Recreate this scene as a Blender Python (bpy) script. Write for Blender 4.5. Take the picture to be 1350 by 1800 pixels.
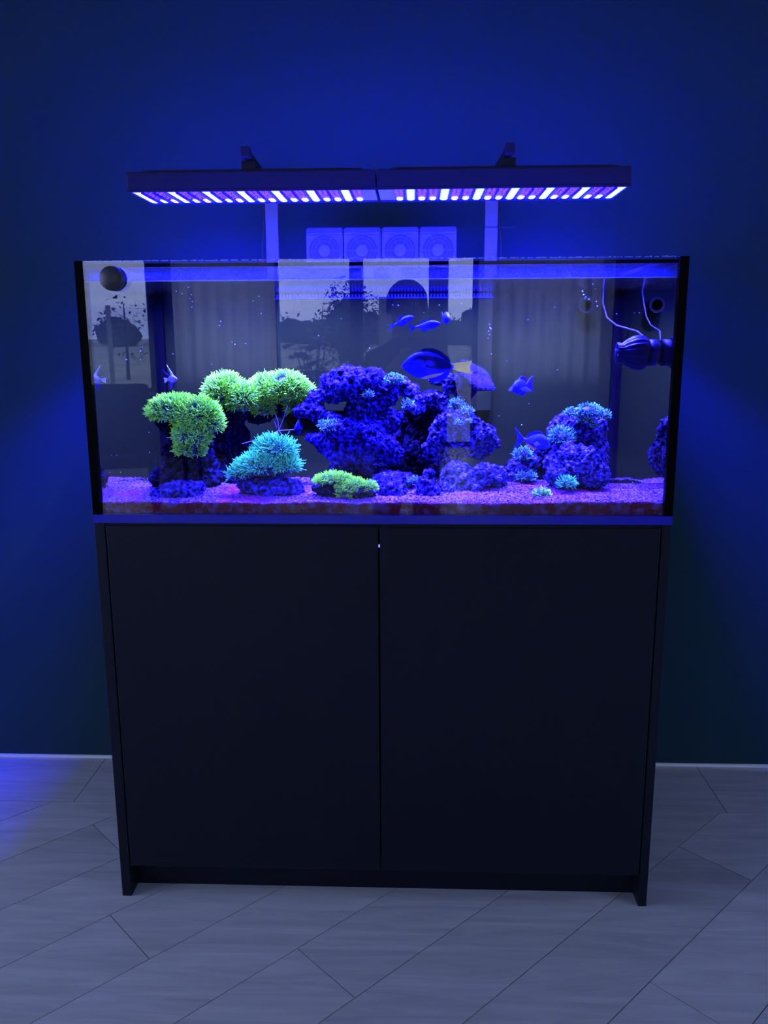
import bpy, bmesh, math, random
from mathutils import Vector, Matrix, noise
random.seed(7)
S = bpy.context.scene
C = S.collection
for o in list(bpy.data.objects): bpy.data.objects.remove(o)

# ---------------------------------------------------------------- camera
cd = bpy.data.cameras.new('camera'); cam = bpy.data.objects.new('camera', cd); C.objects.link(cam)
R_ = Vector((0.9992955, 0.03724664, -0.00460414)); U_ = Vector((-0.00297675, 0.20095365, 0.97959623)); F_ = Vector((-0.03741189, 0.97889239, -0.20092296))
cam.matrix_world = Matrix(((R_.x, U_.x, -F_.x, .0747), (R_.y, U_.y, -F_.y, -1.6845), (R_.z, U_.z, -F_.z, 1.2554), (0, 0, 0, 1)))
cd.sensor_fit = 'VERTICAL'; cd.sensor_height = 24; cd.sensor_width = 18; cd.lens = 1461.307*24/1800
cd.clip_start = .01; cd.clip_end = 400
S.camera = cam

# ---------------------------------------------------------------- sky, exposure
SKY = 3.3
w = bpy.data.worlds.new('sky'); S.world = w; w.use_nodes = True
nt = w.node_tree; nt.nodes.clear()
out = nt.nodes.new('ShaderNodeOutputWorld'); bg = nt.nodes.new('ShaderNodeBackground')
tc = nt.nodes.new('ShaderNodeTexCoord'); mp = nt.nodes.new('ShaderNodeMapping'); mp.inputs['Scale'].default_value = (1.2, 1.2, 7)
nz = nt.nodes.new('ShaderNodeTexNoise'); nz.inputs['Scale'].default_value = 2.2; nz.inputs['Detail'].default_value = 5
rp = nt.nodes.new('ShaderNodeValToRGB')
rp.color_ramp.elements[0].position = .38; rp.color_ramp.elements[0].color = (.82, 1.08, 2.2, 1)
rp.color_ramp.elements[1].position = .66; rp.color_ramp.elements[1].color = (1.75, 2.05, 3.2, 1)
nt.links.new(tc.outputs['Generated'], mp.inputs['Vector']); nt.links.new(mp.outputs['Vector'], nz.inputs['Vector'])
nt.links.new(nz.outputs['Fac'], rp.inputs['Fac']); nt.links.new(rp.outputs['Color'], bg.inputs['Color'])
bg.inputs['Strength'].default_value = SKY; nt.links.new(bg.outputs['Background'], out.inputs['Surface'])
vs = S.view_settings; vs.view_transform = 'Standard'; vs.look = 'None'; vs.gamma = 1; vs.use_curve_mapping = False; vs.exposure = 0
S.cycles.transparent_max_bounces = 32; S.cycles.max_bounces = 10; S.cycles.glossy_bounces = 5
S.cycles.caustics_refractive = False; S.cycles.sample_clamp_indirect = 6

ROOM_L, ROOM_R, ROOM_F, WALL_Y, CEIL = -4.3, 3.8, -8.4, .646, 2.65
NOOK_X, NOOK_Y = -1.95, -3.2
def portal(name, loc, rot, sx, sy):
    l = bpy.data.lights.new(name, 'AREA'); l.shape = 'RECTANGLE'; l.size = sx; l.size_y = sy; l.cycles.is_portal = True
    o = bpy.data.objects.new(name, l); C.objects.link(o); o.location = loc; o.rotation_euler = rot
portal('daylight_portal_rear', (-.2, ROOM_F-.16, 1.3), (math.pi/2, 0, 0), 7.9, 2.5)
portal('daylight_portal_side', (NOOK_X-.16, -1.35, 1.3), (math.pi/2, 0, -math.pi/2), 3.5, 2.55)

portal('daylight_portal_right', (ROOM_R+.16, -1.7, 1.35), (math.pi/2, 0, math.pi/2), 1.9, 2.0)

# ---------------------------------------------------------------- material helpers
M = {}
def nodes(m): return m.node_tree.nodes, m.node_tree.links
def mat(name, col, rough=.5, metal=0, spec=.5, bump=0, bscale=50, var=0, vscale=8, col2=None, coord='Object', stretch=(1, 1, 1), rot=0, lo=.4, hi=.6, detail=4):
    m = bpy.data.materials.new(name); m.use_nodes = True; M[name] = m
    n, l = nodes(m); b = n['Principled BSDF']
    b.inputs['Base Color'].default_value = (*col, 1); b.inputs['Roughness'].default_value = rough
    b.inputs['Metallic'].default_value = metal; b.inputs['Specular IOR Level'].default_value = spec
    if bump or col2:
        t = n.new('ShaderNodeTexCoord'); mp = n.new('ShaderNodeMapping'); mp.inputs['Scale'].default_value = stretch; mp.inputs['Rotation'].default_value = (0, 0, rot)
        l.new(t.outputs[coord], mp.inputs['Vector'])
    if col2:
        nz = n.new('ShaderNodeTexNoise'); nz.inputs['Scale'].default_value = vscale; nz.inputs['Detail'].default_value = detail
        l.new(mp.outputs['Vector'], nz.inputs['Vector'])
        r = n.new('ShaderNodeValToRGB'); r.color_ramp.elements[0].position = lo; r.color_ramp.elements[1].position = hi
        r.color_ramp.elements[0].color = (*col, 1); r.color_ramp.elements[1].color = (*col2, 1)
        l.new(nz.outputs['Fac'], r.inputs['Fac']); l.new(r.outputs['Color'], b.inputs['Base Color'])
    if bump:
        n2 = n.new('ShaderNodeTexNoise'); n2.inputs['Scale'].default_value = bscale; n2.inputs['Detail'].default_value = 5
        l.new(mp.outputs['Vector'], n2.inputs['Vector'])
        bp = n.new('ShaderNodeBump'); bp.inputs['Strength'].default_value = bump; bp.inputs['Distance'].default_value = .01
        l.new(n2.outputs['Fac'], bp.inputs['Height']); l.new(bp.outputs['Normal'], b.inputs['Normal'])
    return m
def glassy(name, ior, tint=(1, 1, 1), rough=0.0):
    m = bpy.data.materials.new(name); m.use_nodes = True; M[name] = m
    n, l = nodes(m); n.clear()
    o = n.new('ShaderNodeOutputMaterial'); t = n.new('ShaderNodeBsdfTransparent'); t.inputs['Color'].default_value = (*tint, 1)
    g = n.new('ShaderNodeBsdfGlossy'); g.inputs['Roughness'].default_value = rough
    # Schlick reflectance, the same from both sides of the pane
    r0 = ((ior-1)/(ior+1))**2; lw = n.new('ShaderNodeLayerWeight'); lw.inputs['Blend'].default_value = .5
    pw = n.new('ShaderNodeMath'); pw.operation = 'POWER'; pw.inputs[1].default_value = 5; l.new(lw.outputs['Facing'], pw.inputs[0])
    fr = n.new('ShaderNodeMath'); fr.operation = 'MULTIPLY_ADD'; fr.inputs[1].default_value = 1-r0; fr.inputs[2].default_value = r0; l.new(pw.outputs[0], fr.inputs[0])
    mx = n.new('ShaderNodeMixShader'); l.new(fr.outputs[0], mx.inputs['Fac']); l.new(t.outputs['BSDF'], mx.inputs[1]); l.new(g.outputs['BSDF'], mx.inputs[2])
    l.new(mx.outputs['Shader'], o.inputs['Surface']); return m
def emit(name, col, strength=1):
    m = bpy.data.materials.new(name); m.use_nodes = True; M[name] = m
    n, l = nodes(m); n.clear(); o = n.new('ShaderNodeOutputMaterial'); e = n.new('ShaderNodeEmission')
    e.inputs['Color'].default_value = (*col, 1); e.inputs['Strength'].default_value = strength; l.new(e.outputs['Emission'], o.inputs['Surface']); return m
def translucent(name, dif, tr, mixf, transp=0.0, noise_scale=0):
    m = bpy.data.materials.new(name); m.use_nodes = True; M[name] = m
    n, l = nodes(m); n.clear(); o = n.new('ShaderNodeOutputMaterial')
    d = n.new('ShaderNodeBsdfDiffuse'); d.inputs['Color'].default_value = (*dif, 1)
    t = n.new('ShaderNodeBsdfTranslucent'); t.inputs['Color'].default_value = (*tr, 1)
    mx = n.new('ShaderNodeMixShader'); mx.inputs['Fac'].default_value = mixf; l.new(d.outputs['BSDF'], mx.inputs[1]); l.new(t.outputs['BSDF'], mx.inputs[2])
    last = mx
    if transp:
        tp = n.new('ShaderNodeBsdfTransparent'); m2 = n.new('ShaderNodeMixShader'); m2.inputs['Fac'].default_value = transp
        if noise_scale:
            tcn = n.new('ShaderNodeTexCoord'); nz = n.new('ShaderNodeTexNoise'); nz.inputs['Scale'].default_value = noise_scale; nz.inputs['Detail'].default_value = 6
            mr = n.new('ShaderNodeMapRange'); mr.inputs['From Min'].default_value = .3; mr.inputs['From Max'].default_value = .7
            mr.inputs['To Min'].default_value = max(0, transp-.3); mr.inputs['To Max'].default_value = min(1, transp+.3)
            l.new(tcn.outputs['Object'], nz.inputs['Vector']); l.new(nz.outputs['Fac'], mr.inputs['Value']); l.new(mr.outputs['Result'], m2.inputs['Fac'])
        l.new(mx.outputs['Shader'], m2.inputs[1]); l.new(tp.outputs['BSDF'], m2.inputs[2]); last = m2
    l.new(last.outputs['Shader'], o.inputs['Surface']); return m

mat('wall_paint', (.009, .030, .044), .8, spec=.1, bump=.05, bscale=180)
mat('ceiling_paint', (.7, .71, .72), .9)
mat('trim_white', (.55, .56, .58), .6)
mat('black_board', (.003, .0045, .010), .42, spec=.2, bump=.02, bscale=300)
mat('black_plastic', (.006, .006, .010), .35)
mat('black_trim', (.001, .001, .0012), .6, spec=.05)
mat('housing_metal', (.010, .010, .035), .5, spec=.15)
mat('plate_metal', (.5, .5, .55), .35, metal=.6)
mat('post_metal', (.08, .08, .12), .5)
mat('fan_plastic', (.05, .05, .085), .4)
mat('back_panel', (.0065, .0105, .0011), .8, spec=0)
mat('overflow_plastic', (.0065, .0105, .0011), .8, spec=0)
mat('comb_plastic', (.006, .006, .012), .45)
mat('nozzle_plastic', (.004, .005, .0008), .6, spec=.02)
mat('cable', (.02, .02, .03), .5)
mat('clear_cable', (.03, .03, .015), .5, spec=.1)
mat('silicone', (.0015, .0015, .0008), .4, spec=.03)
glassy('glass', 1.50); 
def water_mat(name, top):
    # reflects everything beyond the critical angle of water, from either side
    m = bpy.data.materials.new(name); m.use_nodes = True; M[name] = m
    n, l = nodes(m); n.clear(); o = n.new('ShaderNodeOutputMaterial'); t = n.new('ShaderNodeBsdfTransparent'); g = n.new('ShaderNodeBsdfGlossy'); g.inputs['Roughness'].default_value = 0
    lw = n.new('ShaderNodeLayerWeight'); lw.inputs['Blend'].default_value = .5; mr = n.new('ShaderNodeMapRange'); mr.interpolation_type = 'SMOOTHSTEP'
    mr.inputs['From Min'].default_value = .26; mr.inputs['From Max'].default_value = .35; mr.inputs['To Min'].default_value = .021; mr.inputs['To Max'].default_value = top
    mx = n.new('ShaderNodeMixShader'); l.new(lw.outputs['Facing'], mr.inputs['Value']); l.new(mr.outputs['Result'], mx.inputs['Fac'])
    l.new(t.outputs['BSDF'], mx.inputs[1]); l.new(g.outputs['BSDF'], mx.inputs[2]); l.new(mx.outputs['Shader'], o.inputs['Surface'])
water_mat('water', 1.0)
def water_top_mat():
    # rippled surface: modest mirror from above, total reflection from below past the critical angle
    m = bpy.data.materials.new('water_top'); m.use_nodes = True; M['water_top'] = m
    n, l = nodes(m); n.clear(); o = n.new('ShaderNodeOutputMaterial'); t = n.new('ShaderNodeBsdfTransparent'); g = n.new('ShaderNodeBsdfGlossy'); g.inputs['Roughness'].default_value = .14
    lw = n.new('ShaderNodeLayerWeight'); lw.inputs['Blend'].default_value = .5; mr = n.new('ShaderNodeMapRange'); mr.interpolation_type = 'SMOOTHSTEP'
    mr.inputs['From Min'].default_value = .26; mr.inputs['From Max'].default_value = .35; l.new(lw.outputs['Facing'], mr.inputs['Value'])
    ge = n.new('ShaderNodeNewGeometry'); mu = n.new('ShaderNodeMath'); mu.operation = 'MULTIPLY'; l.new(mr.outputs['Result'], mu.inputs[0]); l.new(ge.outputs['Backfacing'], mu.inputs[1])
    pw = n.new('ShaderNodeMath'); pw.operation = 'POWER'; pw.inputs[1].default_value = 5; l.new(lw.outputs['Facing'], pw.inputs[0])
    sc = n.new('ShaderNodeMath'); sc.operation = 'MULTIPLY_ADD'; sc.inputs[1].default_value = .9; sc.inputs[2].default_value = .10; l.new(pw.outputs[0], sc.inputs[0])
    mxm = n.new('ShaderNodeMath'); mxm.operation = 'MAXIMUM'; l.new(mu.outputs[0], mxm.inputs[0]); l.new(sc.outputs[0], mxm.inputs[1])
    mx = n.new('ShaderNodeMixShader'); l.new(mxm.outputs[0], mx.inputs['Fac'])
    l.new(t.outputs['BSDF'], mx.inputs[1]); l.new(g.outputs['BSDF'], mx.inputs[2]); l.new(mx.outputs['Shader'], o.inputs['Surface'])
water_top_mat(); glassy('window_glass', 1.45)
m = bpy.data.materials.new('glass_inner'); m.use_nodes = True; M['glass_inner'] = m
n, l = nodes(m); n.clear(); o_ = n.new('ShaderNodeOutputMaterial'); t_ = n.new('ShaderNodeBsdfTransparent'); l.new(t_.outputs['BSDF'], o_.inputs['Surface'])
translucent('salt_film', (.10, .10, .12), (.28, .28, .34), .85, .72, 320)
translucent('curtain_cloth', (.8, .8, .81), (.88, .88, .89), .85)
mat('meniscus', (.25, .25, .30), .3)

# wood floor
def wood(name, rot):
    m = mat(name, (.20, .195, .18), .33, spec=.5)
    n, l = nodes(m); b = n['Principled BSDF']
    t = n.new('ShaderNodeTexCoord'); mp = n.new('ShaderNodeMapping'); mp.inputs['Rotation'].default_value = (0, 0, rot); mp.inputs['Scale'].default_value = (1.6, 17, 1)
    oi = n.new('ShaderNodeObjectInfo'); va = n.new('ShaderNodeVectorMath'); va.operation = 'ADD'
    sc = n.new('ShaderNodeMath'); sc.operation = 'MULTIPLY'; sc.inputs[1].default_value = 40
    l.new(oi.outputs['Random'], sc.inputs[0]); l.new(t.outputs['Object'], mp.inputs['Vector'])
    l.new(mp.outputs['Vector'], va.inputs[0]); l.new(sc.outputs['Value'], va.inputs[1])
    n1 = n.new('ShaderNodeTexNoise'); n1.inputs['Scale'].default_value = 1.6; n1.inputs['Detail'].default_value = 7; n1.inputs['Roughness'].default_value = .6; n1.inputs['Distortion'].default_value = 1.1
    l.new(va.outputs['Vector'], n1.inputs['Vector'])
    r = n.new('ShaderNodeValToRGB'); r.color_ramp.elements[0].position = .3; r.color_ramp.elements[1].position = .72
    r.color_ramp.elements[0].color = (.275, .28, .285, 1); r.color_ramp.elements[1].color = (.40, .405, .41, 1)
    l.new(n1.outputs['Fac'], r.inputs['Fac'])
    hs = n.new('ShaderNodeHueSaturation'); mr = n.new('ShaderNodeMapRange'); mr.inputs['To Min'].default_value = .9; mr.inputs['To Max'].default_value = 1.08
    l.new(oi.outputs['Random'], mr.inputs['Value']); l.new(mr.outputs['Result'], hs.inputs['Value']); l.new(r.outputs['Color'], hs.inputs['Color'])
    l.new(hs.outputs['Color'], b.inputs['Base Color'])
    bp = n.new('ShaderNodeBump'); bp.inputs['Strength'].default_value = .12; bp.inputs['Distance'].default_value = .002
    l.new(n1.outputs['Fac'], bp.inputs['Height']); l.new(bp.outputs['Normal'], b.inputs['Normal'])
wood('wood_diagonal', -math.pi/4); wood('wood_border', 0)
mat('floor_gap', (.02, .02, .022), .8)

# ---------------------------------------------------------------- mesh helpers
def mk(name, bm, m, parent=None, smooth=False):
    me = bpy.data.meshes.new(name); bm.normal_update(); bm.to_mesh(me); bm.free()
    for x in (m if isinstance(m, (list, tuple)) else [m]): me.materials.append(M[x])
    if smooth:
        for p in me.polygons: p.use_smooth = True
    o = bpy.data.objects.new(name, me); C.objects.link(o)
    if parent: o.parent = parent
    return o
def link(name, me, parent=None, mw=None):
    o = bpy.data.objects.new(name, me); C.objects.link(o)
    if parent: o.parent = parent
    if mw is not None: o.matrix_basis = mw
    return o
def empty(name, loc=(0, 0, 0), rz=0):
    o = bpy.data.objects.new(name, None); C.objects.link(o); o.location = loc; o.rotation_euler = (0, 0, rz); o.empty_display_size = .02; return o
def tag(o, label=None, cat=None, group=None, kind=None):
    if label: o['label'] = label
    if cat: o['category'] = cat
    if group: o['group'] = group
    if kind: o['kind'] = kind
    return o
def box(bm, x0, x1, y0, y1, z0, z1, bev=0, mi=0):
    g = bmesh.ops.create_cube(bm, size=1)
    vs_ = g['verts']
    for v in vs_: v.co = Vector(((x0+x1)/2+v.co.x*(x1-x0), (y0+y1)/2+v.co.y*(y1-y0), (z0+z1)/2+v.co.z*(z1-z0)))
    fs = {f for v in vs_ for f in v.link_faces}
    for f in fs: f.material_index = mi
    if bev:
        es = list({e for v in vs_ for e in v.link_edges})
        bmesh.ops.bevel(bm, geom=es, offset=bev, segments=2, affect='EDGES', profile=.6)
def boxo(name, b, m, parent=None, bev=0):
    bm = bmesh.new(); box(bm, *b, bev=bev); return mk(name, bm, m, parent)
def tube(bm, pts, rad, sides=8, caps=True, flat=1.0, up=None):
    pts = [Vector(p) for p in pts]; n = len(pts); rings = []
    rr = rad if isinstance(rad, (list, tuple)) else [rad]*n
    pn = None
    for i in range(n):
        t = (pts[min(i+1, n-1)]-pts[max(i-1, 0)]).normalized()
        if pn is None:
            a = Vector(up) if up else (Vector((0, 0, 1)) if abs(t.z) < .9 else Vector((1, 0, 0)))
            pn = (a-t*a.dot(t)).normalized()
        else:
            pn = (pn-t*pn.dot(t)).normalized()
        q = t.cross(pn)
        rings.append([bm.verts.new(pts[i]+(pn*math.cos(2*math.pi*k/sides)+q*flat*math.sin(2*math.pi*k/sides))*rr[i]) for k in range(sides)])
    for i in range(n-1):
        for k in range(sides):
            bm.faces.new((rings[i][k], rings[i][(k+1) % sides], rings[i+1][(k+1) % sides], rings[i+1][k]))
    if caps and sides > 2:
        bm.faces.new(rings[0][::-1]); bm.faces.new(rings[-1])
def lathe(bm, prof, seg=24, mtx=None, rib=0, ribn=0, riba=None):
    # prof: (radius, z) along local z ; rib modulates radius
    rings = []
    for j, (r, z) in enumerate(prof):
        ring = []
        for k in range(seg):
            a = 2*math.pi*k/seg; rr = r
            if rib and (riba is None or riba[0] <= j <= riba[1]): rr = r*(1+rib*(1 if (k*ribn//seg*1.0) % 2 else 0)) if False else r*(1+rib*math.copysign(abs(math.cos(a*ribn/2))**.4, math.cos(a*ribn/2)))
            v = Vector((rr*math.cos(a), rr*math.sin(a), z))
            ring.append(bm.verts.new(mtx @ v if mtx else v))
        rings.append(ring)
    for i in range(len(rings)-1):
        for k in range(seg):
            bm.faces.new((rings[i][k], rings[i][(k+1) % seg], rings[i+1][(k+1) % seg], rings[i+1][k]))
    bm.faces.new(rings[0][::-1]); bm.faces.new(rings[-1])
def prism(bm, poly, z0, z1):
    b = [bm.verts.new((x, y, z0)) for x, y in poly]; t = [bm.verts.new((x, y, z1)) for x, y in poly]
    n = len(poly); bm.faces.new(b[::-1]); bm.faces.new(t)
    for i in range(n): bm.faces.new((b[i], b[(i+1) % n], t[(i+1) % n], t[i]))

# ---------------------------------------------------------------- room shell
def struct(o): o['kind'] = 'structure'; return o
bm = bmesh.new(); box(bm, ROOM_L, ROOM_R, ROOM_F, WALL_Y, -.06, -.009)
floor = struct(mk('floor', bm, 'floor_gap'))
def clip(poly, ax, lim, keep_less):
    outp = []
    for i in range(len(poly)):
        a, b = poly[i], poly[(i+1) % len(poly)]
        ia = (a[ax] <= lim) if keep_less else (a[ax] >= lim); ib = (b[ax] <= lim) if keep_less else (b[ax] >= lim)
        if ia: outp.append(a)
        if ia != ib:
            t = (lim-a[ax])/(b[ax]-a[ax]); outp.append((a[0]+t*(b[0]-a[0]), a[1]+t*(b[1]-a[1])))
    return outp
PW, PL, q2 = .1857, 1.24, math.sqrt(.5)
stag = {0: -.475, 1: -.98, 2: -.232, 3: -.80, 4: -.55, 5: .225, 6: -.35, 7: -.9}
BY = .393; FY = -2.4
for k in range(-14, 22):
    v0 = -.3815+k*PW; u_off = stag.get(k % 8 if k >= 0 else (k+24) % 8, 0)
    for j in range(-5, 6):
        u0 = u_off+j*PL; g = .0010
        cs = [(u0+g, v0+g), (u0+PL-g, v0+g), (u0+PL-g, v0+PW-g), (u0+g, v0+PW-g)]
        poly = [((u+v)*q2, (u-v)*q2) for u, v in cs][::-1]
        for ax, lim, kl in ((1, BY-g, True), (1, FY, False), (0, NOOK_X+.005, False), (0, ROOM_R-.005, True)):
            if poly: poly = clip(poly, ax, lim, kl)
        if len(poly) < 3: continue
        ar = abs(sum(poly[i][0]*poly[(i+1) % len(poly)][1]-poly[(i+1) % len(poly)][0]*poly[i][1] for i in range(len(poly))))/2
        if ar < .002: continue
        bm = bmesh.new(); prism(bm, poly, -.009, 0)
        mk('plank', bm, 'wood_diagonal', floor)
bx = [NOOK_X+.005, -2.116, -.876, -.876+PL-.02, .9215, 2.16, 3.4, ROOM_R-.005]
for a, b in zip(bx, bx[1:]):
    boxo('border_plank', (a+.001, b-.001, BY+.001, WALL_Y-.003, -.009, 0), 'wood_border', floor)
bm = bmesh.new(); box(bm, NOOK_X+.005, ROOM_R-.005, NOOK_Y, FY-.002, -.009, 0); box(bm, ROOM_L+.005, ROOM_R-.005, ROOM_F+.003, NOOK_Y, -.009, 0); mk('rear_boarding', bm, 'wood_diagonal', floor)

struct(boxo('wall_back', (ROOM_L-.15, ROOM_R+.15, WALL_Y, WALL_Y+.12, -.06, CEIL+.1), 'wall_paint'))
struct(boxo('ceiling', (ROOM_L-.15, ROOM_R+.15, ROOM_F-.15, WALL_Y, CEIL, CEIL+.1), 'ceiling_paint'))
def wall_with_holes(name, ax, c0, c1, a0, a1, z0, z1, holes):
    bm = bmesh.new(); cuts = sorted({a0, a1, *[h[0] for h in holes], *[h[1] for h in holes]})
    for p, q in zip(cuts, cuts[1:]):
        zs = [(h[2], h[3]) for h in holes if h[0] <= p+1e-6 and h[1] >= q-1e-6]
        segs = [(z0, z1)] if not zs else [(z0, zs[0][0]), (zs[0][1], z1)]
        for s0, s1 in segs:
            if s1-s0 < 1e-4: continue
            if ax == 'y': box(bm, p, q, c0, c1, s0, s1)
            else: box(bm, c0, c1, p, q, s0, s1)
    return struct(mk(name, bm, 'wall_paint'))
# rear wall (seen mirrored in the tank glass): tall glazing with mullions, a glazed door and a left window
K = 10.08/8.18
def rx(x): return .0747+(x-.0747)*K
wall_with_holes('wall_front', 'y', ROOM_F-.15, ROOM_F, ROOM_L-.15, ROOM_R+.15, -.06, CEIL,
    [(-4.2, rx(-2.5), .66, 2.45), (rx(-2.32), rx(.24), .86, 2.45), (rx(.345), rx(.66), .0, 2.45), (rx(.69), rx(1.80), .86, 2.45)])
struct(boxo('wall_left_rear', (ROOM_L-.15, ROOM_L, ROOM_F-.15, NOOK_Y, -.06, CEIL), 'wall_paint'))
wall_with_holes('wall_left', 'x', NOOK_X-.15, NOOK_X, NOOK_Y, WALL_Y, -.06, CEIL, [(-3.05, .35, .03, 2.55)])
struct(boxo('wall_left_return', (ROOM_L, NOOK_X-.15, NOOK_Y, NOOK_Y+.12, -.06, CEIL), 'wall_paint'))
wall_with_holes('wall_right', 'x', ROOM_R, ROOM_R+.15, ROOM_F-.15, WALL_Y, -.06, CEIL, [(-2.6, -.8, .4, 2.3)])
def window(name, ax, c, a0, a1, z0, z1, mull, n=1):
    e = struct(empty(name, ((a0+a1)/2, c, z0) if ax == 'y' else (c, (a0+a1)/2, z0)))
    off = Vector(e.location)
    def b_(nm, p, q, r, s, t, u, m):
        bb = (p, q, r, s, t, u) if ax == 'y' else (r, s, p, q, t, u)
        bm = bmesh.new(); box(bm, *bb)
        for v in bm.verts: v.co -= off
        return mk(nm, bm, m, e)
    f = .05
    b_('frame', a0, a0+f, c-.03, c+.03, z0, z1, 'window_frame'); b_('frame', a1-f, a1, c-.03, c+.03, z0, z1, 'window_frame')
    b_('frame', a0, a1, c-.03, c+.03, z1-f, z1, 'window_frame'); b_('frame', a0, a1, c-.03, c+.03, z0, z0+f, 'window_frame')
    for x in mull: b_('mullion', x[0], x[1], c-.04, c+.04, z0, z1, 'window_frame')
    ed = [a0+f]+[t for x in mull for t in x]+[a1-f]
    for p, q in zip(ed[::2], ed[1::2]): b_('pane', p, q, c-.004, c+.004, z0+f, z1-f, 'window_glass')
    if z0 > .3: b_('sill', a0-.03, a1+.03, c+.05, c+.19, z0-.03, z0, 'trim_white')
mat('window_frame', (.02, .03, .045), .5)
yw = ROOM_F-.08
window('window_1', 'y', yw, -4.2, rx(-2.5), .66, 2.45, [])
window('window_2', 'y', yw, rx(-2.32), rx(.24), .86, 2.45, [(rx(-1.32), rx(-1.25)), (rx(-.56), rx(-.43))])
window('door_1', 'y', yw, rx(.345), rx(.66), 0, 2.45, [])
window('window_3', 'y', yw, rx(.69), rx(1.80), .86, 2.45, [(rx(1.22), rx(1.28))])
window('added_window_left', 'x', NOOK_X-.08, -3.05, .35, .03, 2.55, [(-1.38, -1.32)])  # unseen window, added so daylight from the left reaches the floor
window('added_window_right', 'x', ROOM_R+.08, -2.6, -.8, .4, 2.3, [(-1.73, -1.67)])  # assumed opening out of view, added to lift daylight on the right
bb = struct(boxo('baseboard_back', (NOOK_X+.01, ROOM_R-.01, WALL_Y-.007, WALL_Y-.0005, 0.0005, .009), 'trim_white'))
# ---------------------------------------------------------------- cabinet
HC, ZT, WL, DEP = .884, 1.4136, 1.3755, .50      # cabinet top, tank rim, water level, depth
cab = tag(empty('aquarium_cabinet'), 'matte black two-door cabinet carrying the fish tank', 'cabinet')
boxo('side_panel', (-.6, -.5785, 0, DEP, 0, HC), 'black_board', cab, .0008)
boxo('side_panel', (.5815, .6, 0, DEP, 0, HC), 'black_board', cab, .0008)
boxo('top_board', (-.5785, .5815, .004, DEP, .866, HC), 'black_board', cab)
boxo('back_board', (-.5785, .5815, DEP-.012, DEP, .03, .866), 'black_board', cab)
boxo('bottom_board', (-.5785, .5815, .05, DEP-.012, .072, .088), 'black_board', cab)
d1 = boxo('door', (-.5755, -.0022, -.0005, .018, .0785, .8785), 'black_board', cab, .0012)
d2 = boxo('door', (.0010, .5785, -.0005, .018, .0785, .8760), 'black_board', cab, .0012)
boxo('plinth', (-.5785, .5815, .048, .064, 0, .072), 'black_board', cab)
emit('status_light', (.5, .55, 9))
bm = bmesh.new(); lathe(bm, [(.001, -.004), (.003, -.002), (.003, .002), (.001, .004)], 10, Matrix.Translation((-.0007, .034, .829)) @ Matrix.Rotation(math.pi/2, 4, 'X'))
tag(mk('indicator_lamp', bm, 'status_light', cab), 'tiny blue lamp glinting through the door gap')

# ---------------------------------------------------------------- aquarium
tank = tag(empty('aquarium', (0, 0, 0)), 'long rectangular glass fish tank with black corner seams', 'aquarium')
IN = .585
bm = bmesh.new(); box(bm, -.6, .6, 0, .012, HC+.0185, ZT, mi=1)
for f in bm.faces:
    if f.normal.y < -.5 or f.calc_center_median().y < .001: f.material_index = 0
mk('front_pane', bm, ['glass', 'glass_inner'], tank)
for s in (-1, 1):
    bm = bmesh.new(); x0, x1 = sorted((s*IN, s*.6)); box(bm, x0, x1, .0125, DEP-.012, HC+.0185, ZT, mi=1)
    for f in bm.faces:
        if f.normal.x*s > .5 or abs(f.calc_center_median().x) > .5995: f.material_index = 0
    mk('side_pane', bm, ['glass', 'glass_inner'], tank)
    # dark silicone corner seams seen as black uprights
    x0, x1 = sorted((s*.5835, s*.6006)); boxo('corner_seam', (x0, x1, -.0006, .0155, HC+.018, ZT+.0002), 'silicone', tank)
    x0, x1 = sorted((s*.572, s*.585)); boxo('corner_seam', (x0, x1, DEP-.026, DEP-.012, HC+.018, ZT-.004), 'silicone', tank)
boxo('back_pane', (-.6, .6, DEP-.012, DEP, HC, ZT-.002), 'back_panel', tank)
boxo('base_pane', (-.6005, .6005, -.0012, DEP, HC+.0005, HC+.0183), 'base_edge_glow' if 'base_edge_glow' in M else mat('base_edge_glow', (.008, .008, .32), .25).name, tank)  # blue glow of light piped through the glass edge, put into the colour
# rim braces
boxo('rim_brace', (-.5835, .5835, .0125, .028, ZT-.0115, ZT-.0045), 'black_trim', tank)
boxo('rim_brace', (-.585, .585, DEP-.030, DEP-.0125, ZT-.013, ZT-.004), 'black_trim', tank)
for s in (-1, 1):
    x0, x1 = sorted((s*.555, s*.585)); boxo('rim_brace', (x0, x1, .028, DEP-.030, ZT-.012, ZT-.004), 'black_trim', tank)
bm = bmesh.new()
for i in range(170):
    x = -.59+1.18*i/170+random.uniform(-.003, .003); ww = random.uniform(.002, .009); box(bm, x, min(x+ww, .597), .001+random.uniform(0, .005), .011, ZT-.0002, ZT+random.uniform(.0003, .0015))
tag(mk('rim_glints', bm, 'meniscus', tank), 'pale flecks drawn as glints along the rim', kind='stuff')  # pale flecks imitate glints of light on the rim
boxo('salt_film', (-.5832, .5832, .0121, .0124, WL+.001, ZT-.012), 'salt_film', tank)
bm = bmesh.new(); tube(bm, [(-.583, .0135, WL), (.583, .0135, WL)], .0011, 6); mk('waterline', bm, 'meniscus', tank)
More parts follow.
